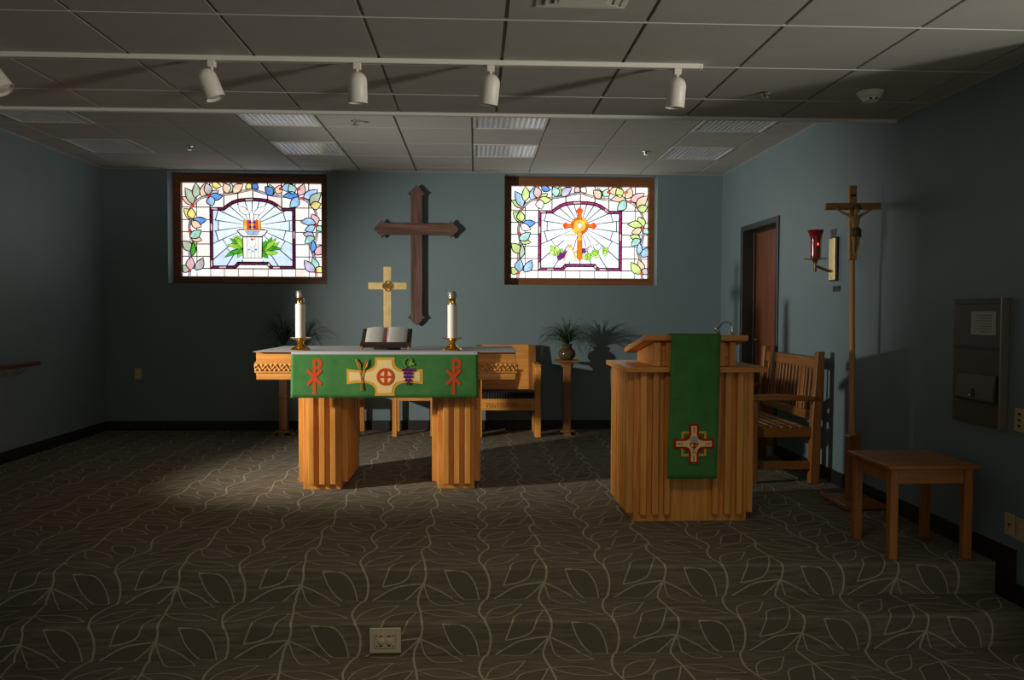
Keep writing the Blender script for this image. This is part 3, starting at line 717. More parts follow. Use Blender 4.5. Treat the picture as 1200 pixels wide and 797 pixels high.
MB().box(FX0+.002-inv.x, FX1-.002-inv.x, FY-.006-inv.y, 5.7300-inv.y, 1.0135-.019-inv.z, 1.0150-inv.z).build('white_hem', LINEN, t, bevel=.001)
def fr(cx, cy): return (FX0 + (cx-47)/1063*(FX1-FX0), 1.003 - (cy-115)/250*.317)
def patch(name, pts, matl, o, world=False, parent=t, split=24):
    P = pts if world else [fr(*q) for q in pts]
    Q = []
    for i in range(len(P)):
        a, b_ = P[i], P[(i+1) % len(P)]; k = max(1, int(math.hypot(b_[0]-a[0], b_[1]-a[1])/.03))
        Q += [(a[0]+(b_[0]-a[0])*j/k, a[1]+(b_[1]-a[1])*j/k) for j in range(k)]
    v = [Vector((x, FY + fold(x, z) - .0035 - o, z)) - inv for x, z in Q]
    return MB().prism(v, (0, .0022, 0)).build(name, matl, parent)
def bar2(a, b_, w):
    dx, dy = b_[0]-a[0], b_[1]-a[1]; l = math.hypot(dx, dy); nx_, ny_ = -dy/l*w/2, dx/l*w/2
    return [(a[0]+nx_, a[1]+ny_), (b_[0]+nx_, b_[1]+ny_), (b_[0]-nx_, b_[1]-ny_), (a[0]-nx_, a[1]-ny_)]
def arcband(cx, cy, r0, r1, a0, a1, n=14):
    return [(cx+r1*math.cos(a0+(a1-a0)*i/n), cy+r1*math.sin(a0+(a1-a0)*i/n)) for i in range(n+1)] + [(cx+r0*math.cos(a1-(a1-a0)*i/n), cy+r0*math.sin(a1-(a1-a0)*i/n)) for i in range(n+1)]
for cx in (178, 972):
    patch('chi_rho_stem', [(cx-8,147),(cx+8,147),(cx+9,345),(cx-9,345)], ORANGE, .0015)
    patch('rho_bowl', [(cx+6,145),(cx+25,146)] + [(cx+22+22*math.cos(a), 174+29*math.sin(a)) for a in [-1.4+2.9*i/10 for i in range(11)]] + [(cx+6,206),(cx+6,190)] + [(cx+18+9*math.cos(a), 174+15*math.sin(a)) for a in [1.4-2.8*i/8 for i in range(9)]] + [(cx+6,160)], ORANGE, .0012)
    patch('chi_stroke', bar2((cx-40,208),(cx+40,290),17), ORANGE, .0018); patch('chi_stroke', bar2((cx+40,208),(cx-40,290),17), ORANGE, .0021)
def quad4(q, cx, cy):
    out = []
    for sx, sy, rev in ((1,1,0), (1,-1,1), (-1,-1,0), (-1,1,1)):
        seg = [(cx+x*sx, cy+y*sy) for x, y in q]; out += seg[::-1] if rev else seg
    return out
patch('cross_edge', quad4([(57,-107),(54,-85),(60,-62),(74,-48),(95,-38),(120,-34),(160,-36),(217,-42)], 578, 245), GOLDF, .0006)
patch('cross_field', quad4([(42,-92),(41,-78),(47,-52),(62,-37),(86,-26),(118,-21),(160,-22),(202,-27)], 578, 245), CREAMF, .0022)
patch('ring', arcband(580, 246, 36, 49, 0, 2*math.pi-.001, 28), ORANGE, .0060)
patch('ring_cross', [(574,205),(586,205),(586,288),(574,288)], ORANGE, .0064); patch('ring_cross', [(540,240),(620,240),(620,252),(540,252)], ORANGE, .0068)
for s_ in (-1, 1):
    patch('wheat_stalk', bar2((446-8*s_,325),(446+12*s_,195),4), WHEATF, .0065+.0004*s_)
    patch('wheat_ear', leafpoly(446+8*s_, 207, 446+34*s_, 148, 19), GOLDF if s_ > 0 else WHEATF, .0075)
    for k in range(4): patch('wheat_grain', leafpoly(446+(11+5*k)*s_, 200-12*k, 446+(19+5*k)*s_, 184-13*k, 6), WHEATF if s_ > 0 else GOLDF, .0092)
k = 0
for row, nn in enumerate((4, 3, 3, 2, 1)):
    for i in range(nn):
        x, y = 710 + (i-(nn-1)/2)*17, 208 + row*19
        patch('grape', [(x+10*math.cos(a), y+9*math.sin(a)) for a in [2*math.pi*j/10 for j in range(10)]], PURPF, .0066+.0003*((i+row) % 2)); k += 1
patch('vine_leaf', [(715,185),(716,165),(728,150),(735,165),(747,172),(742,184),(732,180),(726,186)], LEAFF, .005)
patch('tendril', arcband(712, 168, 24, 28, math.pi*.75, math.pi*1.85, 12), LEAFF, .0052); patch('tendril', arcband(685, 183, 14, 18, .1, 2.6, 8), LEAFF, .0054)

# candlesticks
def candle(x, y, label):
    t = thing('candlestick', label, 'candle', (x, y, 1.0146), group='altar candlesticks')
    MB().lathe([(.070,0),(.072,.006),(.066,.014),(.058,.020),(.040,.030),(.027,.042),(.023,.052),(.026,.058),(.024,.064),(.034,.074),(.042,.080)], 10).build('brass_base', BRASS, t, smooth=28)
    MB().lathe([(.040,.080),(.062,.083),(.078,.090),(.079,.093),(.060,.089),(.036,.087)], 28).build('drip_tray', BRASS, t, smooth=40)
    MB().lathe([(.0355,.0885),(.0355,.335),(.033,.337)], 28).build('candle', WAX, t, smooth=40)
    MB().lathe([(.0275,.336),(.0275,.382),(.026,.384)], 24).build('brass_follower', BRASS, t, smooth=40)
    c = MB().lathe([(.0285,.384),(.029,.400),(.029,.428),(.0265,.433),(.012,.434)], 24)
    for r_ in range(3):
        for k in range(14):
            a = 2*math.pi*(k+.5*(r_ % 2))/14; c.lathe([(.0045,-.004),(.0045,.004)], 6, (.029*math.cos(a), .029*math.sin(a), .394+r_*.014))
    c.build('pierced_cap', mat('pewter', (.33,.31,.28), .35, .8), t, smooth=40)
candle(-1.272, 5.93, 'white candle in brass holder left of the open book on altar'); candle(-.166, 5.93, 'white candle in brass holder right of the open book on altar')

# book stand with open book
a_ = math.radians(53)
st = thing('book_stand', 'dark wooden book stand holding an open book on the altar', 'book stand', (-.655, 5.93, 1.0146))
bw = .185
o = MB().box(-bw, bw, -.006, .006, 0, .205).build('back_board', DARKWOOD, st, bevel=.003); o.rotation_euler = (-a_, 0, 0); o.location = (0, 0, .028)
o = MB().box(-bw, bw, -.040, .006, -.010, .006).build('ledge', DARKWOOD, st, bevel=.003); o.rotation_euler = (-a_, 0, 0); o.location = (0, 0, .028)
FT = mat('stand_foot', (.35,.28,.2), .3, .6)
for q in (-.171, .171): MB().box(q-.007, q+.007, -.03, -.016, 0, .03).build('foot', FT, st, bevel=.002)
MB().box(-.10, .10, .10, .125, 0, .100).build('rear_support', DARKWOOD, st, bevel=.003)
bk = thing('open_book', 'open printed book with red ribbon lying on the dark stand', 'book', (-.655, 5.93, 1.0146+.028), (-a_, 0, 0))
def pages(s_):
    m = MB(); n = 10; vs = []
    for i in range(n+1):
        x = .004 + .148*i/n; h = .010 + .016*math.sin(math.pi*min(1, (i/n)*1.0))**.6*(1-.45*i/n)
        for z in (.010, .196): vs += [(s_*x, -.0062, z), (s_*x, -.0062-h, z)]
    fs = []
    for i in range(n):
        b0, b1 = i*4, (i+1)*4
        fs += [(b0+1, b1+1, b1+3, b0+3), (b0, b0+2, b1+2, b1), (b0, b1, b1+1, b0+1), (b0+2, b0+3, b1+3, b1+2)]
    fs += [(0,1,3,2), (n*4, n*4+2, n*4+3, n*4+1)]
    return m.add(vs, fs)
for s_ in (-1, 1): pages(s_).build('page_block', mat('page_paper', (.42,.42,.39), .8), bk, smooth=50)
for s_ in (-1, 1):
    m = MB()
    for k in range(13):
        z = .176 - k*.0118; xs_ = sorted((s_*.028, s_*(.128 - .02*random.random())))
        nseg = 5
        for q in range(nseg):
            xa, xb = xs_[0]+(xs_[1]-xs_[0])*q/nseg, xs_[0]+(xs_[1]-xs_[0])*(q+1)/nseg
            hh = lambda x: .0066 + .010 + .016*math.sin(math.pi*min(1, max(0, (abs(x)-.004)/.148)))**.6*(1-.45*(abs(x)-.004)/.148)
            m.add([(xa, -hh(xa), z), (xb, -hh(xb), z), (xb, -hh(xb), z+.0028), (xa, -hh(xa), z+.0028)], [(0,1,2,3)])
    m.build('print_lines', mat('faded_print', (.25,.25,.235), .8), bk, fixn=False)
m = MB(); m.ribbon([(-.004+.004*math.sin(k*.5), -.0215-.004*math.sin(k/12*math.pi), .208-.218*k/12) for k in range(13)], .008, (0,-1,0)); m.build('ribbon', RED, bk, fixn=False)
MB().box(-.158, .158, -.0078, -.0062, .006, .200).build('cover', DARKWOOD, bk)

# brass cross with medallion
t = thing('brass_cross', 'brass altar cross with round IHS medallion behind the open book', 'cross', (-.690, 6.40, 1.0146))
MB().lathe([(.085,0),(.085,.012),(.06,.022),(.035,.05),(.03,.06)], 24).build('foot', BRASS, t, smooth=35)
MB().box(-.030, .030, -.007, .007, .055, .637).build('upright', BRASSM, t, bevel=.002)
MB().box(-.150, -.0301, -.007, .007, .458, .513).box(.0301, .152, -.007, .007, .458, .513).build('arm', BRASSM, t, bevel=.002)
m = MB()
for dx, dz in ((0, .020), (0, -.020), (.018, 0), (-.018, 0)):
    m.add(*[( [(dx+rr*math.cos(a), yy, .4855+dz+rr*math.sin(a)) for rr, yy in ((.024,-.0075),(.024,-.014),(.018,-.014),(.018,-.0075)) for a in [2*math.pi*k/20 for k in range(20)]],
            [(i*20+k, i*20+(k+1) % 20, ((i+1) % 4)*20+(k+1) % 20, ((i+1) % 4)*20+k) for i in range(4) for k in range(20)] )][0])
m.build('medallion', BRASS, t)
cu = bpy.data.curves.new('ihs', 'FONT'); cu.body = 'IHS'; cu.size = .052; cu.extrude = .002; cu.align_x = 'CENTER'; cu.align_y = 'CENTER'
tmp = bpy.data.objects.new('tmp', cu); COL.objects.link(tmp); bpy.context.view_layer.update()
me = bpy.data.meshes.new_from_object(tmp.evaluated_get(bpy.context.evaluated_depsgraph_get())); bpy.data.objects.remove(tmp); me.materials.clear(); me.materials.append(BRASSD)
link('monogram', me, t, (0, -.014, .4855), (math.pi/2, 0, 0))

# ------------------------------------------------------------------ chairs behind the altar
t = thing('presider_chair', 'oak armchair with black cushion and carved seat rail behind altar', 'chair', (.349, 8.45, 0))
X0, X1 = .013-.349, .685-.349
def side_panel(x0, x1):
    pts = [(-.18,0),(-.02,0),(.00,.06),(.05,.12),(.14,.12),(.17,.06),(.19,0),(.28,0),(.28,.76),(-.17,.74),(-.18,.70),(-.14,.40),(-.14,.28),(-.18,.20)]
    return MB().prism([(x0, y, z) for y, z in pts], (x1-x0, 0, 0))
side_panel(X0, X0+.062).build('side_panel', OAK, t, bevel=.003); side_panel(X1-.062, X1).build('side_panel', OAK, t, bevel=.003)
MB().box(X0, X0+.07, -.19, .30, .735, .755).build('armrest', OAKY, t, bevel=.004); MB().box(X1-.07, X1, -.19, .30, .735, .755).build('armrest', OAKY, t, bevel=.004)
MB().prism([(X0+.062, .20, .42), (X0+.062, .245, .42), (X0+.062, .295, .945), (X0+.062, .25, .945)], (X1-X0-.062-.10, 0, 0)).build('backrest', OAKX, t, bevel=.003)
MB().prism([(X1-.10, .16, .42), (X1-.10, .30, .42), (X1-.10, .34, .940), (X1-.10, .24, .940)], (.075, 0, 0)).build('back_post', BROWN, t, bevel=.003)  # browner oak puts the shade on this right post into its colour
MB().prism([(X0, .16, .42), (X0, .30, .42), (X0, .34, .940), (X0, .24, .940)], (.062, 0, 0)).build('back_post', BROWN, t, bevel=.003)
r_ = MB().box(X0+.062, X1-.062, -.155, -.125, .278, .398).build('seat_rail', OAKX, t, bevel=.003)
carving(X1-X0-.20, .06).build('carved_band', OAKC, r_, loc=(X0+.10, -.155, .305))
MB().box(X0+.062, X1-.062, -.125, .20, .36, .40).build('seat_board', OAKX, t)
c = MB(); n = 20
for k in range(n):
    xa = X0+.064 + (X1-X0-.128)*k/n; c.box(xa+.001, xa+(X1-X0-.128)/n-.001, -.15, .20, .401, .468)
c.build('seat_cushion', CUSH, t, bevel=.008)

def side_chair(x, label):
    t = thing('side_chair', label, 'chair', (x, 8.55, 0), group='plain oak side chairs behind the altar')
    hw = .22
    for sx in (-1, 1):
        a, b_ = sorted((sx*hw, sx*(hw-.045)))
        MB().box(a, b_, -.20, -.155, 0, .42).build('leg', OAK, t, bevel=.003)
        MB().prism([(a, .17, 0), (a, .21, 0), (a, .21, .45), (a, .25, .80), (a, .215, .80), (a, .17, .45)], (b_-a, 0, 0)).build('leg', OAK, t, bevel=.003)
        MB().box(a+.008, b_-.008, -.155, .17, .36, .415).build('side_rail', OAKY, t)
    MB().box(-hw+.045, hw-.045, -.195, -.165, .372, .415).build('front_rail', OAKX, t, bevel=.002)
    MB().box(-hw-.005, hw+.005, -.21, .17, .42, .44).build('seat', OAKX, t, bevel=.004)
    MB().box(-hw+.045, hw-.045, .205, .225, .62, .78).build('backrest', OAKX, t, bevel=.003)
side_chair(-.635, 'plain oak chair seen under the altar between its two pedestals')
side_chair(-1.415, 'plain oak chair mostly hidden behind the left altar pedestal')

# ------------------------------------------------------------------ plant stands and plants
def stand(x, y, label):
    t = thing('plant_stand', label, 'plant stand', (x, y, 0), group='wooden plant stands by the back wall')
    MB().box(-.125, .125, -.125, .125, .770, .790).build('top', STANDW, t, bevel=.004)
    MB().box(-.042, .042, -.042, .042, .05, .745).box(-.05, .05, -.05, .05, .39, .405).build('column', STANDW, t, bevel=.004)
    b_ = MB(); b_.prism([(-.045, -.02, .770), (-.075, -.02, .770), (-.072, -.02, .745), (-.045, -.02, .70)], (0, .04, 0)).prism([(.045, -.02, .770), (.075, -.02, .770), (.072, -.02, .745), (.045, -.02, .70)], (0, .04, 0)).box(-.055, .055, -.055, .055, .745, .770)
    b_.build('bracket', STANDW, t)
    MB().box(-.075, .075, -.075, .075, .03, .05).build('plinth', STANDW, t, bevel=.003)
    for r in (0, math.pi/2):
        o = MB().prism([(-.125, -.03, 0), (-.085, -.03, 0), (-.075, -.03, .012), (.075, -.03, .012), (.085, -.03, 0), (.125, -.03, 0), (.125, -.03, .022), (.08, -.03, .034), (-.08, -.03, .034), (-.125, -.03, .022)], (0, .06, 0)).build('foot', STANDW, t); o.rotation_euler = (0, 0, r)
stand(.978, 8.50, 'carved wooden plant stand between the armchair and the lectern'); stand(-2.005, 8.52, 'wooden plant stand left of the altar, partly behind it')
def plant(x, y, label, pot, potm, bladem, nb, hgt, spread, potname, up=.5):
    t = thing('potted_plant', label, 'plant', (x, y, .7905))
    MB().lathe(pot, 28).build(potname, potm, t, smooth=50)
    rz = pot[-1][1]; MB().lathe([(pot[-1][0]*.8, rz-.03), (pot[-1][0]*.8, rz-.012)], 16).build('soil', SOIL, t)
    m = MB(); rnd = random.Random(int(x*100)+5)
    for k in range(nb):
        az = rnd.uniform(0, 2*math.pi); out = spread*rnd.uniform(.25, 1)**.8; h = hgt*rnd.uniform(.45, 1)*(1.05 - .35*out/spread); dr = rnd.uniform(.1, .8)*out
        pts = []; n = 7
        for i in range(n+1):
            f = i/n; rr = .012 + out*f**1.4; zz = rz-.01 + h*math.sin(min(1, f*up*1.6+.0)*math.pi*.62) - dr*f**3
            yy = rr*math.sin(az); yy = min(yy, YW - y - .03)
            pts.append(Vector((max(rr*math.cos(az), -.285), yy, zz)))
        w = rnd.uniform(.0022, .0055)
        sd_ = Vector((-math.sin(az), math.cos(az), .35)).normalized()
        vs = []
        for i, q in enumerate(pts):
            ww = w*(1-(i/n)**2.2)*(.6+.4*min(1, i/2)) + .0004; vs += [q-sd_*ww, q+sd_*ww]
        m.add(vs, [(2*i, 2*i+1, 2*i+3, 2*i+2) for i in range(n)])
    m.build('foliage', bladem, t, fixn=False)['kind'] = 'stuff'
plant(.978, 8.50, 'spiky green grass plant in round olive glazed pot on stand', [(.04,0),(.062,.006),(.088,.040),(.093,.068),(.084,.100),(.058,.124),(.050,.132),(.050,.140),(.058,.168),(.055,.172)], GLAZE, BLADE, 210, .37, .44, 'glazed_pot')
plant(-2.005, 8.52, 'dark leafy plant in black pot behind the left altar candle', [(.055,0),(.058,.004),(.075,.09),(.085,.13),(.086,.15)], POTD, BLADED, 120, .42, .36, 'pot', .6)

# ------------------------------------------------------------------ lectern
lx, ly = 1.340, 5.2
t = thing('lectern', 'large honey oak lectern with vertical slats and slanted reading desk', 'lectern', (lx, ly, 0))
cx0, cx1, cy0, cy1 = .984-lx, 1.694-lx, 4.907-ly, 5.50-ly
core = MB().box(cx0, cx1, cy0, cy1, 0, .934).build('body', OAK, t, bevel=.003)
lf = MB().box(-.0185, .0185, -.036, 0, .05, .934).mesh('slat', OAK, bevel=.002); ls = MB().box(0, .045, -.0185, .0185, .05, .934).mesh('slat', OAK, bevel=.002)
lwid = MB().box(-.026, .026, -.036, 0, .05, .934).mesh('slat', OAK, bevel=.002)
for x in (1.038, 1.112, 1.186, 1.490, 1.564, 1.638):
    link('slat', lf, core, (x-lx, cy0, 0))
for k in range(8):
    y = cy0 + .035 + k*.0745
    link('slat', ls, core, (cx1, y, 0)); link('slat', ls, core, (cx0, y, 0), (0, 0, math.pi))
MB().box(.914-lx, 1.792-lx, 4.822-ly, 5.560-ly, .935, .967).build('shelf', OAKX, t, bevel=.003)
ub = MB().box(1.100-lx, 1.604-lx, 4.905-ly, 5.40-ly, .968, 1.082)
ub = MB().prism([(1.100-lx, 4.905-ly, .968), (1.100-lx, 5.40-ly, .968), (1.100-lx, 5.40-ly, 1.035), (1.100-lx, 4.905-ly, 1.112)], (.504, 0, 0)).build('upper_box', OAKX, t, bevel=.002)
us = MB().box(-.0185, .0185, -.036, 0, .968, 1.118).mesh('slat', OAK, bevel=.002)
for x in (1.120, 1.190, 1.515, 1.585): link('slat', us, ub, (x-lx, 4.905-ly, 0))
MB().prism([(1.030-lx, 4.835-ly, 1.128), (1.030-lx, 5.50-ly, 1.022), (1.030-lx, 5.505-ly, 1.055), (1.030-lx, 4.835-ly, 1.163)], (.640, 0, 0)).build('reading_desk', OAKX, t, bevel=.003)
MB().box(1.06-lx, 1.64-lx, 5.478-ly, 5.500-ly, 1.056, 1.082).build('book_ledge', OAKX, t, bevel=.002)
# microphone gooseneck
t2 = thing('microphone', 'small chrome gooseneck microphone on right of lectern desk', 'microphone', (1.598, 4.93, 1.1535))
MB().lathe([(.016,0),(.016,.010),(.007,.018)], 16).build('base', STEEL, t2, smooth=40)
MB().lathe([(.006,.016),(.0075,.026),(.0075,.060),(.005,.066)], 12).build('sleeve', STEEL, t2, smooth=40)
MB().tube([(0,0,.062),(-.004,.02,.078),(-.018,.05,.088),(-.034,.07,.082),(-.05,.085,.062),(-.066,.10,.034)], .0032, 8).build('neck', BLACK, t2, smooth=40)
MB().lathe([(.006,-.03),(.009,-.02),(.009,.01),(.006,.016)], 12, (-.066,.10,.034), rot=Matrix.Rotation(-.7, 3, 'Y')).build('capsule', STEEL, t2, smooth=40)
# green drape
DX0, DX1, DZ0, DY = 1.184, 1.487, .288, 4.800
t = thing('lectern_drape', 'green drape hanging down lectern front with gold and red cross emblem', 'drape', (1.335, DY, DZ0)); inv = Vector(t.location)
prof2 = [(DZ0 + (1.150-DZ0)*i/24, DY + .002*math.sin(i*.7)) for i in range(25)]
path = [(y, z) for z, y in prof2] + [(DY+.006, 1.162), (DY+.018, 1.1685), (DY+.035, 1.1690), (4.90, 1.1585), (5.0, 1.1425), (5.2, 1.1105), (5.30, 1.0945)]
m = MB(); vs = []; NX = 12
for i in range(NX+1):
    for y, z in path:
        sh = -.015*(1.16-max(DZ0, min(1.16, z)))/.87; x = DX0 + (DX1-DX0)*i/NX + sh
        vs.append((x-inv.x, y + .0035*math.sin(i*.9)*max(0, (1.1-z)) - inv.y, z-inv.z))
K = len(path); m.add(vs, [(i*K+j, (i+1)*K+j, (i+1)*K+j+1, i*K+j+1) for i in range(NX) for j in range(K-1)])
o = m.build('cloth', GREEN, t, smooth=50, fixn=False); md = o.modifiers.new('thick', 'SOLIDIFY'); md.thickness = .003; md.offset = 1
ecx, ecz, es = 1.327, .504, .000573
def emb(name, pts, matl, o):
    return MB().prism([Vector((ecx+(x-388)*es, DY-.008-o, ecz-(y-362)*es)) - inv for x, y in pts], (0, .0022, 0)).build(name, matl, t)
for sx in (-1, 1):
    for sy in (-1, 1):
        c_ = lambda x, y: (388+sx*x, 362+sy*y)
        emb('corner_band', [c_(40,132), c_(134,132), c_(134,40), c_(110,40), c_(110,108), c_(40,108)], GOLDF, .0004*(sx+sy+2))
def flare2(w, h, k):
    q = [(w, -h), (w*.92, -h*.62), (w*1.05, -h*.42), (w*1.55, -h*.26)]; q += [(b_*-1, a*-1) for a, b_ in reversed(q)]
    out = []
    for sx, sy, rev in ((1,1,0), (1,-1,1), (-1,-1,0), (-1,1,1)):
        seg = [(x*sx, y*sy) for x, y in q]; out += seg[::-1] if rev else seg
    return [(388+x, 362+y) for x, y in out]
emb('cross_edge', flare2(54, 214, 0), REDF, .0022); emb('cross_field', flare2(31, 190, 0), CREAMF, .0038)
for a in ([(381,182),(395,182),(395,242),(381,242)], [(381,482),(395,482),(395,540),(381,540)], [(210,355),(268,355),(268,368),(210,368)], [(508,355),(566,355),(566,368),(508,368)]): emb('arm_stitch', a, WHEATF, .005)
emb('host', [(390+42*math.cos(a), 320+42*math.sin(a)) for a in [2*math.pi*k/20 for k in range(20)]], GREYF, .0054)
emb('host_mark', [(387,282),(393,282),(393,358),(387,358)], mat('mark_grey', (.25,.25,.28), .8), .0068); emb('host_mark', [(352,317),(428,317),(428,323),(352,323)], GREYF, .0068)
emb('chalice', [(342,352),(436,352),(432,378),(408,402),(396,412),(400,440),(412,462),(366,462),(376,440),(382,412),(368,402),(346,378)], REDF, .0062)
emb('chalice_inset', [(352,362),(375,366),(385,392),(372,395),(356,378)], CREAMF, .0076); emb('chalice_inset', [(398,372),(424,364),(420,380),(402,392)], GOLDF, .0076); emb('chalice_inset', [(384,420),(394,420),(404,458),(374,458)], GREYF, .0078)

# ------------------------------------------------------------------ slatted bench on the right
t = thing('bench', 'brown wooden slatted bench with arms against the right wall', 'bench', (2.38, 6.58, 0))
bx0, bx1, by0, by1 = 2.085-2.38, 2.655-2.38, 5.975-6.58, 7.165-6.58
pw = .062
for y in (by0, by1-pw):
    MB().prism([(bx1-.10, y, 0), (bx1-.025, y, 0), (bx1-.02, y, .45), (bx1+.0, y, 1.005), (bx1-.055, y, 1.005), (bx1-.09, y, .45)], (0, pw, 0)).build('back_leg', BROWN, t, bevel=.004)
    MB().box(bx0, bx0+pw, y, y+pw, 0, .632).build('front_leg', BROWN, t, bevel=.004)
    MB().prism([(bx0-.03, y-.012, .632), (bx0-.03, y-.012, .668), (bx0+.22, y-.012, .680), (bx1-.075, y-.012, .662), (bx1-.075, y-.012, .632)], (0, pw+.024, 0)).build('armrest', BROWNX, t, bevel=.005)
    MB().box(bx0+pw, bx1-.09, y+.012, y+pw-.012, .35, .425).build('seat_end_rail', BROWNX, t, bevel=.003)
    MB().box(bx0+pw, bx1-.09, y+.012, y+pw-.012, .105, .165).build('stretcher', BROWNX, t, bevel=.003)
MB().box(bx0+.012, bx0+pw-.012, by0+pw, by1-pw, .105, .165).build('long_stretcher', BROWNY, t, bevel=.003)
MB().box(bx0+.008, bx0+.035, by0+pw, by1-pw, .35, .425).build('front_rail', BROWNY, t, bevel=.003)
sl = MB().box(-.026, .026, by0+.01, by1-.01, .428, .448).mesh('seat_slat', BROWNY, bevel=.004)
for k in range(6): link('seat_slat', sl, t, (bx0+.045+k*.074, 0, -.012*(k > 0)*1.0 - .004*k*0))
def bx_at(z): return bx1-.075 + (z-.45)*.045/.55
def rail(z0, z1, name): MB().prism([(bx_at(z0), by0+pw, z0), (bx_at(z0)+.03, by0+pw, z0), (bx_at(z1)+.03, by0+pw, z1), (bx_at(z1), by0+pw, z1)], (0, by1-by0-2*pw, 0)).build(name, BROWNY, t, bevel=.003)
rail(.87, .955, 'top_rail'); rail(.475, .54, 'lower_back_rail')
nS = 15; Lb = by1-by0-2*pw
narrow = MB().prism([(bx_at(.54)+.006, -.011, .54), (bx_at(.54)+.024, -.011, .54), (bx_at(.87)+.024, -.011, .87), (bx_at(.87)+.006, -.011, .87)], (0, .022, 0)).mesh('back_slat', BROWN, bevel=.002)
broad = MB().prism([(bx_at(.54)+.006, -.032, .54), (bx_at(.54)+.024, -.032, .54), (bx_at(.87)+.024, -.032, .87), (bx_at(.87)+.006, -.032, .87)], (0, .064, 0)).mesh('back_slat', BROWN, bevel=.002)
for k in range(nS):
    y = by0+pw + Lb*(k+.7)/(nS+.4); link('back_slat', broad if k in (3, 11) else narrow, t, (0, y, 0))

# ------------------------------------------------------------------ standing crucifix
t = thing('standing_crucifix', 'tall wooden processional crucifix standing on a base by right wall', 'crucifix', (2.552, 5.30, 0), (0, math.radians(-.95), 0))
base = MB(); base.box(-.125, .155, -.18, .18, .006, .040).build('base_plate', BROWNX, t, bevel=.006)
MB().box(-.028, .048, -.038, .038, .040, .475).build('socket', BROWN, t, bevel=.006)
MB().lathe([(.021,.475),(.019,1.0),(.0165,1.66)], 16, (.005,0,0)).build('pole', POLE, t, smooth=40)
MB().box(-.026, .026, -.026, .004, 1.655, 2.150).build('upright', POLE, t, bevel=.003)
MB().box(-.186, .186, -.030, .006, 1.990, 2.034).build('crossbar', POLEX, t, bevel=.003)
MB().box(-.018, .018, -.030, -.026, 2.075, 2.092).build('title_board', mat('title_wood', (.07,.035,.02), .5), t)
# carved corpus: one skinned figure
sk = [('hip',(0,-.050,1.845),.019),('waist',(.002,-.050,1.875),.0165),('chest',(.002,-.052,1.915),.022),('neckb',(.002,-.052,1.948),.013),('neck',(.003,-.055,1.960),.009),('head',(.008,-.066,1.982),.0175),('crown',(.010,-.066,2.002),.0135),
      ('shL',(-.032,-.048,1.945),.0095),('elL',(-.078,-.042,1.966),.0072),('wrL',(-.125,-.038,1.998),.0055),('haL',(-.140,-.037,2.006),.0055),
      ('shR',(.034,-.048,1.945),.0095),('elR',(.080,-.042,1.966),.0072),('wrR',(.127,-.038,1.998),.0055),('haR',(.142,-.037,2.006),.0055),
      ('thL',(-.012,-.050,1.825),.0145),('knL',(-.012,-.062,1.765),.0105),('anL',(-.006,-.046,1.705),.007),('toL',(-.003,-.056,1.680),.006),
      ('thR',(.014,-.050,1.825),.0145),('knR',(.014,-.060,1.763),.0105),('anR',(.008,-.048,1.703),.007),('toR',(.004,-.060,1.677),.006)]
idx = {q[0]: i for i, q in enumerate(sk)}
ed = ['hip waist','waist chest','chest neckb','neckb neck','neck head','head crown','chest shL','shL elL','elL wrL','wrL haL','chest shR','shR elR','elR wrR','wrR haR','hip thL','thL knL','knL anL','anL toL','hip thR','thR knR','knR anR','anR toR']
me = bpy.data.meshes.new('corpus'); me.from_pydata([q[1] for q in sk], [tuple(idx[w] for w in e.split()) for e in ed], []); me.materials.append(FLESH)
o = link('corpus', me, t); o.modifiers.new('skin', 'SKIN'); o.modifiers.new('sub', 'SUBSURF').levels = 2; o.modifiers['sub'].render_levels = 2
for i, q in enumerate(sk):
    me.skin_vertices[0].data[i].radius = (q[2]*1.28, q[2]*1.1); me.skin_vertices[0].data[i].use_root = (q[0] == 'hip')
MB().lathe([(.027,1.806),(.033,1.822),(.032,1.850),(.0275,1.866)], 16, (.001,-.051,0)).box(.018, .034, -.07, -.056, 1.80, 1.858).build('loincloth', CLOTHB, t, smooth=40, bevel=0)
MB().lathe([(.0225,1.984),(.0245,1.998),(.020,2.012),(.008,2.020)], 12, (.010,-.062,0)).build('hair', CLOTHB, t, smooth=50)

# ------------------------------------------------------------------ sanctuary lamp
t = thing('sanctuary_lamp', 'red glass sanctuary lamp on brass wall bracket', 'lamp', (XR, 6.01, 1.54))
MB().box(-.022, -.001, -.062, .062, .002, .335).build('backplate', DARKM, t, bevel=.003); MB().box(-.030, -.022, -.050, .050, .008, .328).build('brass_face', BRASSM, t, bevel=.004)
gx = 2.582-XR
MB().tube([(-.028, 0, .075), (-.06, 0, .082), (gx+.02, 0, .11), (gx, 0, .125)], .0105, 10).build('arm', BRASSD, t, smooth=40)
MB().lathe([(.010,.072),(.013,.080),(.012,.13),(.02,.155),(.03,.165)], 14, (gx,0,0)).build('socket', BRASSD, t, smooth=40)
MB().lathe([(.03,.163),(.085,.168),(.086,.172),(.03,.172)], 28, (gx,0,0)).build('drip_tray', BRASSD, t, smooth=30)
MB().lathe([(.038,.1725),(.041,.20),(.042,.30),(.046,.345),(.056,.378),(.062,.386),(.059,.387),(.052,.378),(.041,.345),(.038,.30),(.037,.18)], 32, (gx,0,0), cap=False).build('glass', REDGLASS, t, smooth=60)
MB().lathe([(.013,.173),(.013,.31),(.008,.315)], 14, (gx-.002,-.043,0)).build('candle', mat('red_wax', (.35,.03,.03), .5), t, smooth=40) if False else None
MB().lathe([(.001,0),(.005,.006),(.004,.014),(.001,.022)], 10, (gx, -.0445, .268)).build('flame', FLAME, t, smooth=60)
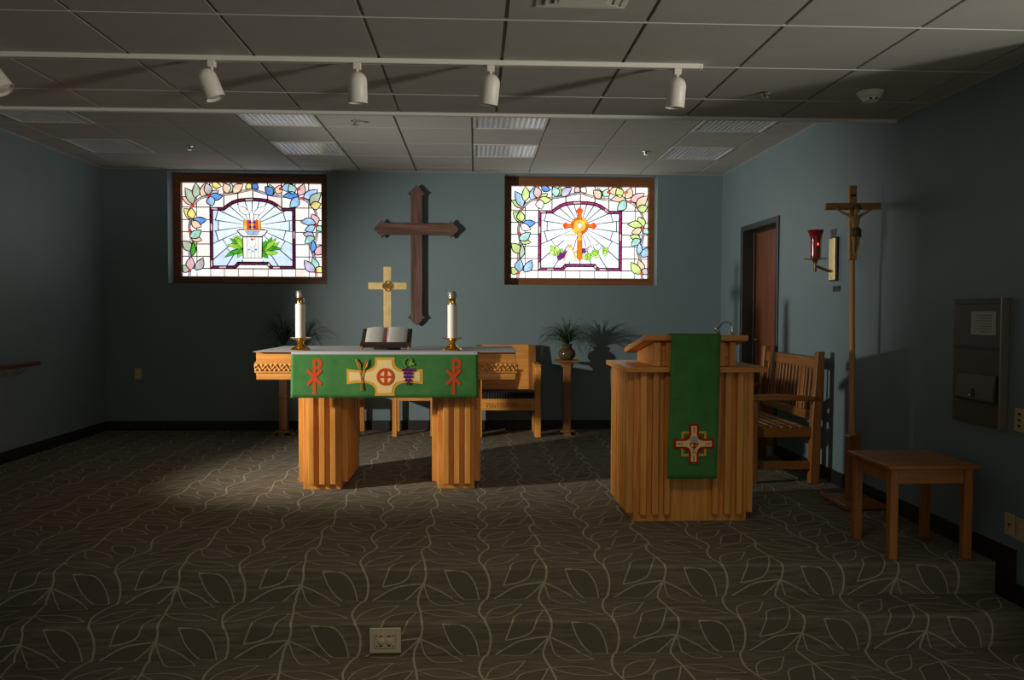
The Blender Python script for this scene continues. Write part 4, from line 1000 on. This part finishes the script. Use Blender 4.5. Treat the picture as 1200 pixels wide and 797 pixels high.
tag(MB().box(XR-.008, XR-.0008, 5.915, 6.030, 1.462, 1.505).build('wall_plaque', BLACK, bevel=.001), 'small black plaque on wall under the red sanctuary lamp', 'plaque')

# ------------------------------------------------------------------ literature panel on the right wall
t = thing('wall_panel', 'bronze metal wall box with paper notice and flip tray', 'wall box', (XR, 4.215, .70))
MB().box(-.028, -.001, -.215, .215, .004, .678).build('case', PANEL, t, bevel=.003)
MB().box(-.046, -.001, -.222, -.212, 0, .682).build('side_trim', PANELE, t, bevel=.002)
MB().box(-.033, -.0285, -.205, .205, .405, .42).box(-.033, -.0285, -.205, .205, .65, .672).build('band', DARKM, t, bevel=.001)
MB().prism([(-.0285, -.178, .130), (-.0285, -.178, .275), (-.040, -.178, .275), (-.058, -.178, .140), (-.054, -.178, .130)], (0, .325, 0)).build('flip_tray', PANEL, t, bevel=.003)
MB().prism([(-.055, -.03, .150), (-.055, .02, .150), (-.050, -.005, .195)], (-.006, 0, 0)).build('latch', BLACK, t); MB().box(-.067, -.061, -.009, .003, .156, .166).build('latch_button', STEEL, t)
p_ = thing('paper_notice', 'white printed paper notice fixed to the bronze wall box', 'notice', (XR-.0290, 4.165, 1.185))
MB().box(-.0015, 0, -.105, .105, 0, .125).build('sheet', PAPER, p_)
m = MB()
for k in range(7): m.box(-.0022, -.0016, -.075, .07-.04*(k == 0)-.02*(k % 3 == 2), .016+k*.0145, .020+k*.0145)
m.build('print_lines', PRINT, p_)
def plate(name, label, loc, w, h, matl, axis, slots, group=None):
    t = thing(name, label, 'outlet', loc, (0, 0, 0 if axis == 'y' else -math.pi/2), group)
    MB().box(-w/2, w/2, -.007, 0, -h/2, h/2).build('cover_plate', matl, t, bevel=.002)
    for q in slots: MB().box(q[0]-q[2]/2, q[0]+q[2]/2, -.0085, -.0068, q[1]-q[3]/2, q[1]+q[3]/2).build(q[4], q[5], t, bevel=.0006)
DK = mat('socket_hole', (.02,.016,.01), .6)
plate('jack_plate', 'ivory wall jack plate above baseboard behind the side table', (XR, 3.952, .222), .072, .115, IVORY, 'x', [(0, 0, .014, .016, 'jack', DK)])
plate('wall_outlet', 'ivory outlet low on wall at the right picture edge', (XR, 3.868, .215), .072, .115, IVORY, 'x', [(0, .022, .03, .026, 'socket', ALMOND), (0, -.022, .03, .026, 'socket', ALMOND)])
plate('wall_switch', 'ivory switch plate on wall right of the bronze wall box', (XR, 3.895, .765), .075, .118, IVORY, 'x', [(0, .03, .02, .014, 'button', DK), (0, 0, .02, .014, 'button', DK), (0, -.03, .02, .014, 'button', DK)])
plate('back_wall_outlet', 'small ivory outlet low on back wall near left corner', (-3.633, YW, .618), .075, .118, IVORY, 'y', [(0, .022, .03, .028, 'socket', ALMOND), (0, -.022, .03, .028, 'socket', ALMOND)])
t = thing('step_outlet', 'almond twin outlet plate set into the carpeted lower step', 'outlet', (-.420, Y1-GO-.0018, -.250))
MB().box(-.074, .074, -.009, 0, -.060, .060).build('cover_plate', ALMOND, t, bevel=.003); MB().box(-.052, .052, -.011, -.0088, -.037, .037).build('inset', mat('almond_dark', (.40,.34,.24), .5), t, bevel=.001)
MB().box(-.047, .047, -.0125, -.0108, -.034, .034).build('receptacle', ALMOND, t, bevel=.001)
m = MB()
for x, z in ((-.038,.025),(.038,.025),(-.038,-.025),(.038,-.025)): m.lathe([(.0035,0),(.0035,.001)], 10, (x,-.0126,z), rot=Matrix.Rotation(math.pi/2, 3, 'X'))
m.build('screw', DK, t)
for sx in (-1, 1):
    MB().lathe([(.016,0),(.016,.004),(.013,.006)], 18, (sx*.019,-.0122,0), rot=Matrix.Rotation(math.pi/2, 3, 'X')).build('socket', ALMOND, t, smooth=40)
    MB().box(sx*.019-.007, sx*.019+.007, -.0138, -.0124, .020, .026).box(sx*.019-.007, sx*.019+.007, -.0138, -.0124, -.026, -.021).build('socket_slot', DK, t)

# ------------------------------------------------------------------ side table on the right
t = thing('side_table', 'small square oak side table near the right wall', 'table', (2.405, 4.32, 0))
tx0, tx1, ty0, ty1 = 2.162-2.405, 2.652-2.405, 4.075-4.32, 4.555-4.32
MB().box(tx0, tx1, ty0, ty1, .482, .502).build('tabletop', TBLX, t, bevel=.003)
for x in (tx0+.022, tx1-.022-.044):
    for y in (ty0+.022, ty1-.022-.044): MB().box(x, x+.044, y, y+.044, 0, .482).build('leg', TBL, t, bevel=.003)
MB().box(tx0+.066, tx1-.066, ty0+.032, ty0+.050, .400, .482).build('apron', TBLX, t, bevel=.002); MB().box(tx0+.066, tx1-.066, ty1-.050, ty1-.032, .400, .482).build('apron', TBLX, t, bevel=.002)
MB().box(tx1-.050, tx1-.032, ty0+.066, ty1-.066, .400, .482).build('apron', TBL, t, bevel=.002)
a_ = MB().box(tx0+.032, tx0+.050, ty0+.066, ty1-.066, .400, .482).build('apron', TBL, t, bevel=.002)
MB().box(tx0+.027, tx0+.032, ty0+.066, ty1-.066, .425, .431).box(tx0+.027, tx0+.032, ty0+.066, ty1-.066, .440, .446).build('bead_molding', TBL, a_)

# ------------------------------------------------------------------ handrail on the left wall
t = thing('handrail', 'dark wooden handrail with metal brackets on the left wall', 'handrail', (XL+.08, 6.2, .82))
MB().box(-.020, .020, 4.6-6.2, 7.375-6.2, -.012, .026).build('rail', RAIL, t, bevel=.008)
for y in (5.9, 6.88, 7.12):
    MB().tube([(-.075, y-6.2, -.075), (-.03, y-6.2, -.070), (0, y-6.2, -.04), (0, y-6.2, -.011)], .007, 8).lathe([(.022,0),(.022,.005)], 14, (-.079, y-6.2, -.075), rot=Matrix.Rotation(math.pi/2, 3, 'Y')).build('bracket', STEEL, t, smooth=40)
